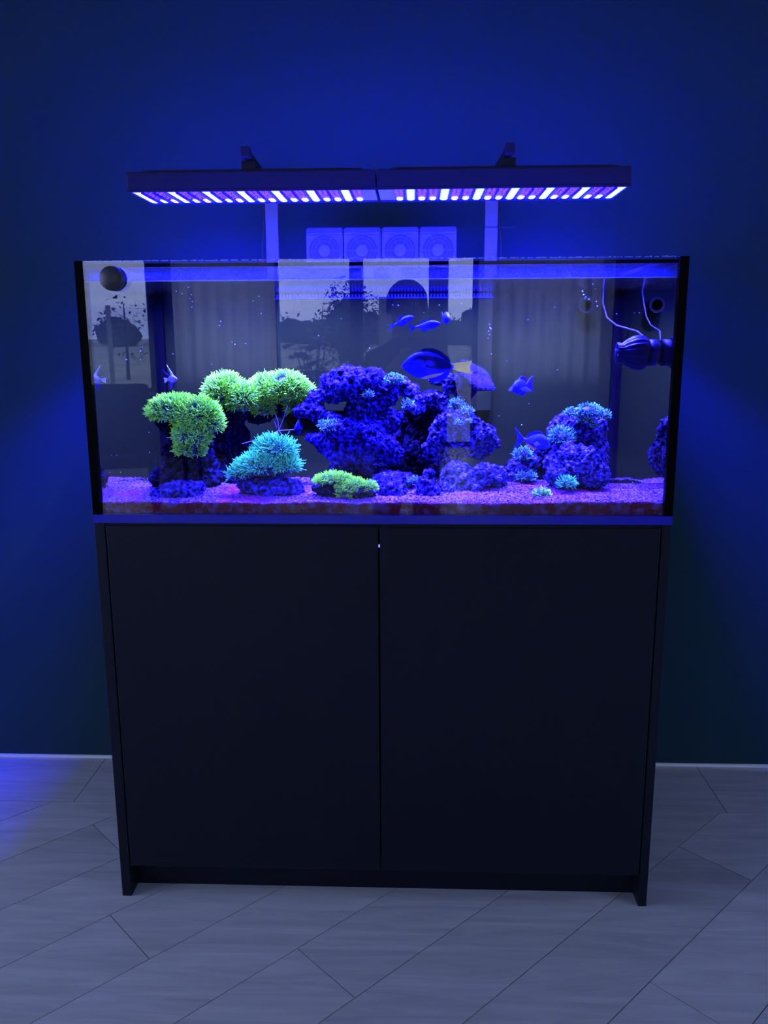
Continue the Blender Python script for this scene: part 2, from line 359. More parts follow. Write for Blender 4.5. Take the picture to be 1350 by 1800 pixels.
# overflow box with comb on the back pane
ov = boxo('overflow_box', (-.278, .268, .462, DEP-.0125, 1.08, 1.3605), 'overflow_plastic', tank, .002)
bm = bmesh.new(); box(bm, -.278, .268, .461, .468, 1.3605, 1.3640)
for i in range(66):
    x = -.2755+i*.00823; box(bm, x, x+.0045, .4615, .4675, 1.3640, 1.3720)
mk('comb', bm, 'comb_plastic', ov)
bm = bmesh.new()
for k in range(28):
    a0, a1 = 2*math.pi*k/28, 2*math.pi*(k+1)/28
    for (ra, rb, ya, yb) in ((.014, .0195, .455, .487),):
        q = [(ra, ya), (rb, ya), (rb, yb), (ra, yb)]
        v = [[bm.verts.new((.4975+r*math.cos(a), y, 1.3407+r*math.sin(a))) for r, y in q] for a in (a0, a1)]
        for j in range(4): bm.faces.new((v[0][j], v[0][(j+1) % 4], v[1][(j+1) % 4], v[1][j]))
bmesh.ops.remove_doubles(bm, verts=bm.verts, dist=1e-5)
mk('return_nozzle', bm, 'nozzle_plastic', tank)

bm = bmesh.new(); box(bm, -IN+.0006, IN-.0006, .0127, DEP-.0118, HC+.019, WL)
bm.normal_update()
for f in bm.faces: f.material_index = 1 if f.normal.z > .5 else 0
tag(mk('tank_water', bm, ['water', 'water_top']), 'clear sea water filling the glass fish tank', 'water', kind='stuff')

# cleaning magnet on the glass, upper left
mg = tag(empty('cleaning_magnet', (-.524, 0, 1.3796)), 'round black magnet clamped on front glass, upper left corner', 'magnet')
RX = Matrix.Rotation(math.pi/2, 4, 'X')
bm = bmesh.new(); lathe(bm, [(.001, .0151), (.021, .0149), (.0235, .0125), (.0240, .0), (.0236, -.0002), (.001, -.0002)][::-1], 40, RX); mk('outer_disc', bm, 'magnet_black' if 'magnet_black' in M else mat('magnet_black', (.012, .012, .016), .45).name, mg, True)
bm = bmesh.new(); lathe(bm, [(.001, -.013), (.023, -.013), (.0238, -.016), (.0235, -.042), (.020, -.046), (.001, -.046)][::-1], 40, RX); mk('inner_disc', bm, 'magnet_black', mg, True)

# wave pump on the right pane
wp = tag(empty('wave_pump', (.545, .115, 1.2300)), 'ribbed black wave pump mounted on the right pane', 'pump')
RY = Matrix.Rotation(-math.pi/2, 4, 'Y')           # local z -> -x
mat('pump_black', (.003, .003, .003), .45, spec=.05)
bm = bmesh.new(); lathe(bm, [(.012, .046), (.019, .048), (.021, .046), (.019, .036), (.026, .028), (.033, .014), (.0355, .0), (.034, -.010), (.029, -.016), (.001, -.016)], 72, RY, rib=.045, ribn=36, riba=(2, 6))
mk('pump_cage', bm, 'pump_black', wp, True)
bm = bmesh.new(); lathe(bm, [(.001, -.0162), (.0275, -.0162), (.0275, -.033), (.025, -.036), (.001, -.036)][::-1], 40, RY); mk('motor', bm, 'pump_black', wp, True)
bm = bmesh.new(); lathe(bm, [(.001, -.0362), (.020, -.0362), (.022, -.0385), (.001, -.0392)][::-1], 32, RY); mk('magnet_foot', bm, 'pump_black', wp, True)
bm = bmesh.new(); lathe(bm, [(.001, .049), (.009, .0485), (.011, .044), (.001, .043)][::-1], 20, RY); mk('nozzle_hub', bm, 'pump_black', wp, True)
for k in range(4):
    a = k*math.pi/2+.4; bm = bmesh.new(); tube(bm, [(-.046, .009*math.cos(a), .009*math.sin(a)), (-.0465, .0195*math.cos(a), .0195*math.sin(a))], .0018, 5); mk('nozzle_spoke', bm, 'pump_black', wp)
bm = bmesh.new(); tube(bm, [Vector(p)-wp.location for p in [(.575, .14, 1.250), (.560, .20, 1.275), (.545, .33, 1.290), (.537, .40, 1.310), (.535, .44, 1.345), (.538, .455, 1.385), (.545, .47, 1.42), (.56, .515, 1.44), (.57, .53, 1.30), (.57, .535, .95)]], .0019, 8); mk('power_cable', bm, 'clear_cable', wp, True)

# ---------------------------------------------------------------- LED light bars
LB = 950; BEAM = 520
emit('led_blue', (1.3, 1.5, LB)); emit('led_warm', (2.2, 1.5, LB*.55)); emit('led_cyan', (1.0, 1.9, LB)); emit('led_violet', (.4, .08, LB*.12))
def led_mesh(name, r, m):
    bm = bmesh.new(); bot = bm.verts.new((0, 0, -.0022)); ring = [bm.verts.new((r*math.cos(2*math.pi*k/10), r*math.sin(2*math.pi*k/10), 0)) for k in range(10)]
    mid = [bm.verts.new((.7*r*math.cos(2*math.pi*k/10), .7*r*math.sin(2*math.pi*k/10), -.0017)) for k in range(10)]
    for k in range(10):
        bm.faces.new((ring[k], ring[(k+1) % 10], mid[(k+1) % 10], mid[k])[::-1]); bm.faces.new((mid[k], mid[(k+1) % 10], bot)[::-1])
    me = bpy.data.meshes.new(name); bm.to_mesh(me); bm.free(); me.materials.append(M[m]); return me
LM = {k: led_mesh('led_'+k, r, m) for k, r, m in (('blue', .0092, 'led_blue'), ('cyan', .0092, 'led_cyan'), ('warm', .0080, 'led_warm'), ('mid', .0078, 'led_blue'), ('violet', .0036, 'led_violet'))}
ZL, Y0, Y1 = 1.5755, .200, .350
def light_bar(x0, x1, lx0, lx1, order, label, blue):
    e = tag(empty('led_light_bar', ((x0+x1)/2, (Y0+Y1)/2, ZL)), label, 'lamp'); o = Vector(e.location)
    def b_(nm, b, m, bev=0):
        bm = bmesh.new(); box(bm, *b, bev=bev)
        for v in bm.verts: v.co -= o
        return mk(nm, bm, m, e)
    b_('housing', (x0, x1, Y0-.004, Y1+.004, ZL+.004, ZL+.040), 'housing_metal', .003)
    b_('led_plate', (x0+.002, x1-.002, Y0, Y1, ZL+.0015, ZL+.004), 'plate_metal')
    b_('edge_lip', (x0, x1, Y0-.004, Y0-.001, ZL-.0015, ZL+.004), 'housing_metal'); b_('edge_lip', (x0, x1, Y1+.001, Y1+.004, ZL-.002, ZL+.004), 'housing_metal')
    for i in range(9): b_('cooling_fin', (x0+.03, x1-.03, Y0+.010+i*.0155, Y0+.013+i*.0155, ZL+.040, ZL+.046), 'housing_metal')
    N = 20; p = (lx1-lx0)/N
    for i in range(N):
        t = order[i % 3]; cx = lx0+(i+.5)*p
        if t == 'b':
            for j in range(8): link('led', LM[blue], e, Matrix.Translation(Vector((cx, Y0+.0105+j*.0184, ZL+.001))-o))
        else:
            for j in range(2): link('led', LM['warm' if t == 'w' else 'mid'], e, Matrix.Translation(Vector((cx, Y1-.0105-j*.019, ZL+.001))-o))
            for j in range(4):
                for dx in (-.0055, .0055): link('led', LM['violet'], e, Matrix.Translation(Vector((cx+dx, Y0+.012+j*.025, ZL+.001))-o))
        if i: b_('louver', (cx-p/2-.0006, cx-p/2+.0006, Y0+.001, Y1-.001, ZL-.004, ZL+.0015), 'housing_metal')
    # lensed blue array: one narrow-spread panel light under the diodes
    al = bpy.data.lights.new('blue_array', 'AREA'); al.shape = 'RECTANGLE'; al.size = lx1-lx0; al.size_y = Y1-Y0-.01; al.energy = BEAM; al.color = (.003, .003, 1); al.spread = math.radians(108)
    ao = bpy.data.objects.new('blue_array', al); C.objects.link(ao); ao.parent = e; ao.location = Vector(((lx0+lx1)/2, (Y0+Y1)/2, ZL-.0046))-o
    # white diodes behind narrow lenses, aimed down into the water
    for k in range(4):
        lx = lx0+(lx1-lx0)*(k+.5)/4
        ld = bpy.data.lights.new('white_diode', 'SPOT'); ld.energy = 22; ld.color = (1, 1, .9); ld.spot_size = math.radians(88); ld.spot_blend = .5; ld.shadow_soft_size = .004
        lo = bpy.data.objects.new('white_diode', ld); C.objects.link(lo); lo.parent = e; lo.location = Vector((lx, (Y0+Y1)/2, ZL-.0035))-o
    return e
light_bar(-.5505, -.0125, -.5465, -.042, 'bmw', 'left black light bar glowing blue-white above the tank', 'blue')
light_bar(-.0095, .530, .025, .527, 'mbw', 'right black light bar glowing cyan-blue above the tank', 'cyan')

# posts and arms carrying the light bars
def stand(xp, xt, label, tie):
    e = tag(empty('light_stand', (xp, .565, 0)), label, 'stand'); o = Vector(e.location)
    def b_(nm, b, m, bev=0):
        bm = bmesh.new(); box(bm, *b, bev=bev)
        for v in bm.verts: v.co -= o
        return mk(nm, bm, m, e)
    b_('post', (xp-.0165, xp+.0165, .556, .574, .0, 1.655), 'post_metal', .002)
    def arm(pts, r, m, nm, fl=.6):
        bm = bmesh.new(); tube(bm, [Vector(p)-o for p in pts], r, 6, flat=fl, up=(0, 0, 1)); return mk(nm, bm, m, e)
    arm([(xp, .57, 1.648), (xp*.99, .40, 1.650), (xt, .205, 1.650)], .011, 'housing_metal', 'arm', .85)
    b_('arm_tip', (xt-.010, xt+.010, .182, .206, 1.640, 1.662), 'housing_metal', .002)
    b_('hanger_bracket', (xt-.016, xt+.016, .215, .275, ZL+.0465, 1.640), 'housing_metal', .002)
    bm = bmesh.new(); s = 1 if xp > 0 else -1
    tube(bm, [Vector(p)-o for p in [(xp+s*.018, .56, 1.62), (xp+s*.020, .555, 1.545), (xp+s*.026, .552, 1.50), (xp+s*.024, .55, 1.455), (xp+s*.02, .55, 1.38), (xp+s*.02, .55, .9)]], .0017, 6); mk('cable', bm, 'clear_cable', e, True)
    if tie:
        b_('cable_tie', (xp-.0178, xp+.0178, .5545, .5755, 1.5395, 1.5420), 'clear_cable')
        bm = bmesh.new(); tube(bm, [Vector(p)-o for p in [(xp+.016, .555, 1.541), (xp+.035, .550, 1.5400), (xp+.06, .545, 1.5385)]], .0011, 5); mk('tie_tail', bm, 'clear_cable', e)
stand(-.2975, -.288, 'left grey post and arm carrying the light bars', False)
stand(.2675, .272, 'right grey post with cable tie carrying the light bars', True)

# ---------------------------------------------------------------- four-fan cooler on the back rim
fb = tag(empty('cooling_fan_bar', (-.012, .497, ZT)), 'row of four square cooling fans clipped to the back rim', 'fan'); o = Vector(fb.location)
W_ = .0945
prof = [(.478, 1.437), (.478, 1.518), (.484, 1.5345), (.506, 1.5345), (.510, 1.53), (.510, 1.437)]   # (y,z)
bm = bmesh.new()
a = [bm.verts.new((-W_/2+.0015, y-.497, z-ZT)) for y, z in prof]; b = [bm.verts.new((W_/2-.0015, y-.497, z-ZT)) for y, z in prof]
bm.faces.new(a); bm.faces.new(b[::-1])
for i in range(6): bm.faces.new((a[i], b[i], b[(i+1) % 6], a[(i+1) % 6])[::-1])
bmesh.ops.recalc_face_normals(bm, faces=bm.faces)
bmesh.ops.bevel(bm, geom=list(bm.edges), offset=.003, segments=2, affect='EDGES')
frame_me = bpy.data.meshes.new('fan_frame'); bm.to_mesh(frame_me); bm.free(); frame_me.materials.append(M['fan_plastic'])
def ring_mesh(nm, r0, r1, y0, y1, m, seg=30):
    bm = bmesh.new()
    v = [[bm.verts.new((r*math.cos(2*math.pi*k/seg), y, r*math.sin(2*math.pi*k/seg))) for r, y in ((r0, y0), (r1, y0), (r1, y1), (r0, y1))] for k in range(seg)]
    for k in range(seg):
        for j in range(4): bm.faces.new((v[k][j], v[k][(j+1) % 4], v[(k+1) % seg][(j+1) % 4], v[(k+1) % seg][j])[::-1])
    me = bpy.data.meshes.new(nm); bm.to_mesh(me); bm.free(); me.materials.append(M[m]); return me
mat('fan_dark', (.012, .012, .02), .5)
mouth = ring_mesh('mouth', .001, .0395, -.0206, -.0195, 'fan_dark'); rings = [ring_mesh('grille_ring', r, r+.0016, -.0225, -.0208, 'fan_plastic') for r in (.0385, .031, .0235)]
bm = bmesh.new(); lathe(bm, [(.001, .0228), (.0145, .0228), (.0155, .0215), (.0155, .0207), (.001, .0207)][::-1], 24, RX); hub = bpy.data.meshes.new('hub'); bm.to_mesh(hub); bm.free(); hub.materials.append(M['fan_plastic'])
bm = bmesh.new(); box(bm, .0155, .039, -.0222, -.0209, -.0009, .0009); spoke = bpy.data.meshes.new('spoke'); bm.to_mesh(spoke); bm.free(); spoke.materials.append(M['fan_plastic'])
for i in range(4):
    fx = (i-1.5)*W_
    fr = link('fan', frame_me, fb, Matrix.Translation((fx, 0, 0)))
    zc = Matrix.Translation((0, .0, 1.478-ZT))
    link('mouth', mouth, fr, zc)
    for rg in rings: link('grille_ring', rg, fr, zc)
    link('hub', hub, fr, zc)
    for k in range(6): link('spoke', spoke, fr, zc @ Matrix.Rotation(k*math.pi/3, 4, 'Y'))
bm = bmesh.new(); box(bm, -.05, -.02, -.010, .012, -.0015, .024); box(bm, -.05, -.02, .0035, .0075, -.06, .0); mk('rim_clip', bm, 'fan_plastic', fb)
bm = bmesh.new(); box(bm, .02, .05, -.010, .012, -.0015, .024); box(bm, .02, .05, .0035, .0075, -.06, .0); mk('rim_clip', bm, 'fan_plastic', fb)
# ---------------------------------------------------------------- sand bed
def sandz(x, y):
    h = .9265+.004*noise.noise((x*6, y*7, 3.1))+.0022*noise.noise((x*21, y*23, 1.2))
    h += .016*math.exp(-((x-.30)/.13)**2-((y-.19)/.10)**2)      # mound in front of the right rocks
    h += .010*math.exp(-((x+.42)/.12)**2-((y-.13)/.09)**2)+.008*math.exp(-((x+.13)/.12)**2-((y-.12)/.08)**2)
    h += .006*math.exp(-((x-.48)/.1)**2-((y-.06)/.1)**2)
    f = min(1, max(0, (y-.24)/.16)); h -= .024*f*f*(3-2*f)
    return h
mat('sand_top', (.008, .002, .016), .95, spec=0, col2=(.18, .08, .22), vscale=210, lo=.42, hi=.60, bump=1, bscale=260, detail=8)
def add_patch(m, col, scale, lo, hi, zf=1):
    n, l = nodes(m); b = n['Principled BSDF']; src = b.inputs['Base Color'].links[0].from_socket
    t = n.new('ShaderNodeTexCoord'); nz = n.new('ShaderNodeTexNoise'); nz.inputs['Scale'].default_value = scale; nz.inputs['Detail'].default_value = 4
    l.new(t.outputs['Object'], nz.inputs['Vector']); mr = n.new('ShaderNodeMapRange'); mr.inputs['From Min'].default_value = lo; mr.inputs['From Max'].default_value = hi
    mr.inputs['To Max'].default_value = .85; l.new(nz.outputs['Fac'], mr.inputs['Value'])
    mx = n.new('ShaderNodeMix'); mx.data_type = 'RGBA'; l.new(mr.outputs['Result'], mx.inputs['Factor']); l.new(src, mx.inputs[6]); mx.inputs[7].default_value = (*col, 1)
    l.new(mx.outputs[2], b.inputs['Base Color'])
add_patch(M['sand_top'], (.13, .006, .022), 7, .50, .66)
mat('sand_section', (.24, .02, .06), .9, col2=(.26, .12, .60), vscale=55, lo=.48, hi=.66, bump=.6, bscale=300)  # red is the sand's own; blue specks paint light scattered inside it
NX, NY = 300, 110; X0, X1, YA, YB = -.5842, .5842, .0131, .4865
vv, ff, mi = [], [], []
for j in range(NY+1):
    for i in range(NX+1):
        x = X0+(X1-X0)*i/NX; y = YA+(YB-YA)*(j/NY)**1.25
        vv.append((x, y, sandz(x, y)+random.uniform(-.0013, .0013)))
for j in range(NY):
    for i in range(NX):
        a = j*(NX+1)+i; ff.append((a, a+1, a+NX+2, a+NX+1)); mi.append(0)
base = len(vv)
for i in range(NX+1): vv.append((X0+(X1-X0)*i/NX, YA, .9030))
for i in range(NX): ff.append((base+i, base+i+1, i+1, i)); mi.append(1)
me = bpy.data.meshes.new('sand_bed'); me.from_pydata(vv, [], ff); me.polygons.foreach_set('material_index', mi); me.materials.append(M['sand_top']); me.materials.append(M['sand_section'])
sand = bpy.data.objects.new('sand_bed', me); C.objects.link(sand); tag(sand, 'purple lit sand covering the tank floor', 'sand', kind='stuff')

# ---------------------------------------------------------------- live rocks
def rock_mat(name, dark, mid, pale):
    m = mat(name, mid, .9, spec=.03); n, l = nodes(m); b = n['Principled BSDF']
    t = n.new('ShaderNodeTexCoord'); n1 = n.new('ShaderNodeTexNoise'); n1.inputs['Scale'].default_value = 100; n1.inputs['Detail'].default_value = 7; n1.inputs['Roughness'].default_value = .72
    l.new(t.outputs['Object'], n1.inputs['Vector']); r = n.new('ShaderNodeValToRGB'); r.color_ramp.elements[0].position = .44; r.color_ramp.elements[0].color = (*dark, 1)
    r.color_ramp.elements[1].position = .62; r.color_ramp.elements[1].color = (*pale, 1); e = r.color_ramp.elements.new(.52); e.color = (*mid, 1)
    l.new(n1.outputs['Fac'], r.inputs['Fac']); l.new(r.outputs['Color'], b.inputs['Base Color'])
    n2 = n.new('ShaderNodeTexNoise'); n2.inputs['Scale'].default_value = 190; n2.inputs['Detail'].default_value = 6
    l.new(t.outputs['Object'], n2.inputs['Vector']); bp = n.new('ShaderNodeBump'); bp.inputs['Strength'].default_value = .9; bp.inputs['Distance'].default_value = .004
    l.new(n2.outputs['Fac'], bp.inputs['Height']); l.new(bp.outputs['Normal'], b.inputs['Normal'])
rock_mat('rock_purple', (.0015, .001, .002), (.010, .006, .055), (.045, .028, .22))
rock_mat('rock_dark_shade', (.001, .0008, .0008), (.002, .0016, .003), (.008, .006, .014))  # dark rock, lowered further so the shade of hollows sits in its colour
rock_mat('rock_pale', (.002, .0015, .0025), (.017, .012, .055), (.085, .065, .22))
def evaluated(o):
    dg = bpy.context.evaluated_depsgraph_get(); dg.update(); return bpy.data.meshes.new_from_object(o.evaluated_get(dg))
def rock(ells, m, label, vox=.0034, amp=.012, pit=.007, seed=0, name='live_rock', clear=None):
    bm = bmesh.new()
    for (x, y, z, a, d, c) in ells:
        g = bmesh.ops.create_icosphere(bm, subdivisions=3, radius=1)
        for v in g['verts']: v.co = Vector((x+v.co.x*a, y+v.co.y*d, z+v.co.z*c))
    me = bpy.data.meshes.new('tmp'); bm.to_mesh(me); bm.free(); t = bpy.data.objects.new('tmp', me); C.objects.link(t)
    md = t.modifiers.new('r', 'REMESH'); md.mode = 'VOXEL'; md.voxel_size = vox; md.adaptivity = 0
    sm = t.modifiers.new('s', 'SMOOTH'); sm.iterations = 3
    r = evaluated(t); bpy.data.objects.remove(t); r.name = name
    nrm = [v.normal.copy() for v in r.vertices]
    for v, nn in zip(r.vertices, nrm):
        p = v.co+Vector((seed*1.7, seed*.9, seed*.4))
        f = noise.fractal(p*22, 1.0, 2.1, 4)*amp
        d = noise.voronoi(p*46)[0][0]; f -= pit*max(0, .42-d)/.42*1.6
        rg = abs(noise.noise(p*85)); f += .008*(rg-.25)
        f += .0030*noise.noise(p*190)
        v.co = v.co+nn*f
        if v.co.y < .0165: v.co.y = .0165+.002*noise.noise(p*40)
        if v.co.z < sandz(v.co.x, v.co.y)-.010: v.co.z = sandz(v.co.x, v.co.y)-.010
    r.materials.clear(); r.materials.append(M[m])
    o = bpy.data.objects.new(name, r); C.objects.link(o)
    return tag(o, label, 'rock')
def E_(*a): return a
rock([(-0.4520,0.1700,1.0887,0.0593,0.0462,0.0433), (-0.4282,0.1700,1.0503,0.0544,0.0475,0.0512), (-0.4437,0.1800,1.0037,0.0576,0.0494,0.0521), (-0.4663,0.1800,0.9485,0.0658,0.0486,0.0422), (-0.4228,0.1900,0.9496,0.0529,0.0476,0.0529)], 'rock_dark_shade', 'tall dark rock pillar under the leftmost green coral', seed=1)
rock([(-0.4649,0.0700,0.9341,0.0349,0.0253,0.0213), (-0.4287,0.0750,0.9383,0.0449,0.0309,0.0238), (-0.3999,0.0750,0.9409,0.0225,0.0186,0.0187)], 'rock_purple', 'low blue boulder lying at the foot of the left pillar', amp=.009, seed=2)
rock([(-0.3801,0.3100,1.0938,0.0551,0.0456,0.0462), (-0.3780,0.3100,1.0140,0.0528,0.0548,0.0690), (-0.3907,0.2900,0.9362,0.0721,0.0574,0.0556), (-0.3413,0.2700,0.9229,0.0577,0.0433,0.0386)], 'rock_dark_shade', 'dark rock column behind, second from the left pane', seed=3)
rock([(-0.2578,0.3400,1.1105,0.0696,0.0473,0.0356), (-0.3073,0.3400,1.0871,0.0363,0.0300,0.0303), (-0.2227,0.3400,1.1214,0.0416,0.0298,0.0246)], 'rock_dark_shade', 'dark ledge beneath the second green coral mound', seed=4)
rock([(-0.2265,0.1000,0.9418,0.0576,0.0396,0.0303), (-0.2694,0.1100,0.9502,0.0453,0.0352,0.0329), (-0.1928,0.1000,0.9369,0.0275,0.0215,0.0202), (-0.2451,0.1200,0.9765,0.0379,0.0284,0.0253)], 'rock_purple', 'squat rock carrying the teal coral on the sand', seed=5, amp=.010)
rock([(-0.0966,0.0750,0.9415,0.0442,0.0288,0.0199), (-0.0533,0.0700,0.9350,0.0416,0.0266,0.0174), (-0.1340,0.0800,0.9455,0.0172,0.0145,0.0150)], 'rock_dark_shade', 'small dark rock under the low green coral', seed=6, amp=.007)
rock([(-0.0662,0.2700,1.1626,0.0795,0.0510,0.0339), (-0.1118,0.2700,1.1417,0.0453,0.0322,0.0262), (-0.0186,0.2700,1.1388,0.0531,0.0381,0.0315), (-0.1575,0.2700,1.1233,0.0240,0.0191,0.0185), (-0.1716,0.2600,1.0975,0.0374,0.0252,0.0186), (-0.1319,0.2600,1.0762,0.0427,0.0276,0.0186), (-0.0456,0.2700,1.0965,0.0454,0.0407,0.0450),
      (-0.0647,0.2500,1.0546,0.0730,0.0483,0.0344), (-0.0252,0.2500,1.0146,0.0613,0.0455,0.0399), (-0.0995,0.2600,1.0133,0.0618,0.0435,0.0349), (-0.1518,0.2500,1.0320,0.0294,0.0204,0.0160), (0.0147,0.2500,0.9972,0.0320,0.0252,0.0241), (0.0130,0.2700,1.0698,0.0374,0.0264,0.0213)], 'rock_purple', 'large purple rock at the centre with a hole through it', vox=.0030, amp=.013, pit=.009, seed=7)
rock([(-0.0526,0.3600,0.9368,0.0935,0.0652,0.0513), (0.0605,0.3800,0.9626,0.0853,0.0717,0.0741), (0.0177,0.3900,1.0329,0.0568,0.0548,0.0650), (0.0957,0.3800,1.0339,0.0508,0.0545,0.0702), (0.1047,0.3450,1.0957,0.0551,0.0445,0.0438)], 'rock_dark_shade', 'rock darkened to look shadowed at the back of the centre', seed=8, vox=.004)
rock([(0.0343,0.2800,1.1618,0.0239,0.0167,0.0131), (0.0556,0.2800,1.1380,0.0213,0.0167,0.0159), (0.0903,0.2800,1.1221,0.0293,0.0180,0.0106), (0.1302,0.2800,1.1286,0.0239,0.0161,0.0119), (0.1605,0.2800,1.1536,0.0225,0.0207,0.0236), (0.1808,0.2800,1.1192,0.0173,0.0173,0.0212), (0.0742,0.3200,1.1356,0.0163,0.0170,0.0215), (0.1341,0.2900,1.1663,0.0266,0.0179,0.0132)], 'rock_pale', 'ragged arched rock below the big blue fish', vox=.0030, amp=.008, seed=9)
rock([(0.1718,0.2200,1.0744,0.0517,0.0360,0.0284), (0.1531,0.2300,1.0434,0.0496,0.0376,0.0340), (0.2151,0.2200,1.0405,0.0466,0.0362,0.0338), (0.2374,0.2200,1.0249,0.0286,0.0234,0.0235), (0.2125,0.2300,1.0039,0.0366,0.0248,0.0184), (0.1414,0.2600,1.0066,0.0452,0.0360,0.0348)], 'rock_pale', 'jagged lilac rock overhanging right of centre', vox=.0030, amp=.011, pit=.009, seed=10)
rock([(0.1060,0.1200,0.9668,0.0174,0.0169,0.0202), (0.0973,0.1100,0.9483,0.0211,0.0197,0.0226), (0.0898,0.1000,0.9274,0.0198,0.0174,0.0188), (0.1146,0.1000,0.9249,0.0173,0.0157,0.0176)], 'rock_purple', 'slanted blue slab standing on the sand near the middle', amp=.006, seed=11)
rock([(0.1645,0.1700,0.9511,0.0383,0.0335,0.0362), (0.1512,0.1500,0.9248,0.0432,0.0299,0.0232), (0.1928,0.1700,0.9408,0.0332,0.0301,0.0337)], 'rock_pale', 'rubble rock just right of the slanted slab', seed=12)
rock([(0.2330,0.1500,0.9571,0.0428,0.0330,0.0306), (0.2074,0.1400,0.9357,0.0302,0.0239,0.0230), (0.2547,0.1500,0.9443,0.0227,0.0206,0.0231)], 'rock_pale', 'rounded pitted rock below the overhanging lilac rock', seed=13)
rock([(0.0229,0.1000,0.9373,0.0372,0.0258,0.0201), (-0.0027,0.1200,0.9489,0.0250,0.0193,0.0178), (0.0381,0.0800,0.9247,0.0197,0.0139,0.0112)], 'rock_purple', 'low rubble rock right of the small green coral', seed=14, amp=.008)
rock([(0.0294,0.1900,0.9476,0.0545,0.0500,0.0158)], 'rock_purple', 'smooth blue dome of rock half buried behind the rubble', seed=15, amp=.002, pit=0)
rock([(0.3180,0.2200,0.9697,0.0352,0.0324,0.0368), (0.3357,0.2200,0.9881,0.0234,0.0235,0.0289), (0.3030,0.2100,0.9540,0.0259,0.0212,0.0211)], 'rock_pale', 'small upright rock left of the right boulder', seed=16)
rock([(0.4348,0.1600,0.9813,0.0551,0.0466,0.0483), (0.4609,0.1600,0.9584,0.0451,0.0364,0.0357), (0.4025,0.1500,0.9599,0.0400,0.0329,0.0330), (0.4294,0.1700,1.0054,0.0352,0.0285,0.0280)], 'rock_pale', 'big round pitted boulder on the right', vox=.0030, amp=.010, pit=.010, seed=17)
rock([(0.4483,0.2700,1.0614,0.0578,0.0427,0.0370), (0.4134,0.2700,1.0428,0.0317,0.0286,0.0319), (0.4940,0.2800,1.0550,0.0317,0.0286,0.0319), (0.4808,0.3000,0.9948,0.0564,0.0522,0.0597), (0.4212,0.3000,0.9715,0.0377,0.0415,0.0545)], 'rock_pale', 'tall rock behind the right boulder topped with corals', seed=18)
rock([(0.3857,0.3300,0.9560,0.0356,0.0410,0.0555), (0.3979,0.3300,0.9977,0.0274,0.0285,0.0359)], 'rock_dark_shade', 'rock coloured dark like shadow behind the orange tailed fish', seed=19)

# ---------------------------------------------------------------- corals
def polyp_mat(name, stem, mid_, tip):
    m = mat(name, tip, .7, spec=.0); n, l = nodes(m); b = n['Principled BSDF']
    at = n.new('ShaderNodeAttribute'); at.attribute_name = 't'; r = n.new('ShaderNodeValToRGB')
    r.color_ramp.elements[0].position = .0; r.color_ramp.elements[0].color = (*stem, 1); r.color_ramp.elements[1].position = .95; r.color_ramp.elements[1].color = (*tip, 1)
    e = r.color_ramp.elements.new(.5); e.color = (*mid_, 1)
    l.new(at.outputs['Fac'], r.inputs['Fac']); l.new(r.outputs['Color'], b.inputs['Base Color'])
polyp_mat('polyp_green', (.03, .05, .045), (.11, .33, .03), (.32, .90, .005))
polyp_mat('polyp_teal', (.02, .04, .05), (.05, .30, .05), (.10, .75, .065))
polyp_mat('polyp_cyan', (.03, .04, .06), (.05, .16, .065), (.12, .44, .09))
polyp_mat('polyp_lilac', (.005, .005, .03), (.012, .012, .05), (.026, .028, .10))
mat('coral_base', (.008, .02, .008), .8, col2=(.015, .03, .022), vscale=60)
mat('coral_flesh', (.012, .006, .012), .7, spec=0, col2=(.020, .010, .020), vscale=25)
def polyps(ells, n, L, rad, m, parent, zmin=-.25, jit=.55, tipk=1.0, front=.45):
    tot = sum(e[3]*e[5]+e[3]*e[4] for e in ells); roots = []
    for e in ells:
        x, y, z, a, d, c = e; k = int(n*(a*c+a*d)/tot); cnt = 0; tries = 0
        while cnt < k and tries < k*40:
            tries += 1
            u = Vector((random.gauss(0, 1), random.gauss(0, 1), random.gauss(0, 1))).normalized()
            if u.z < zmin or u.y > front: continue
            p = Vector((x+u.x*a, y+u.y*d, z+u.z*c))
            if any(((p.x-q[0])/q[3])**2+((p.y-q[1])/q[4])**2+((p.z-q[2])/q[5])**2 < .92 for q in ells if q is not e): continue
            if noise.noise(p*45) < -.5: continue
            cnt += 1; roots.append((p, Vector((u.x/a, u.y/d, u.z/c)).normalized()))
    return strands(roots, L, rad, m, parent, jit, tipk)
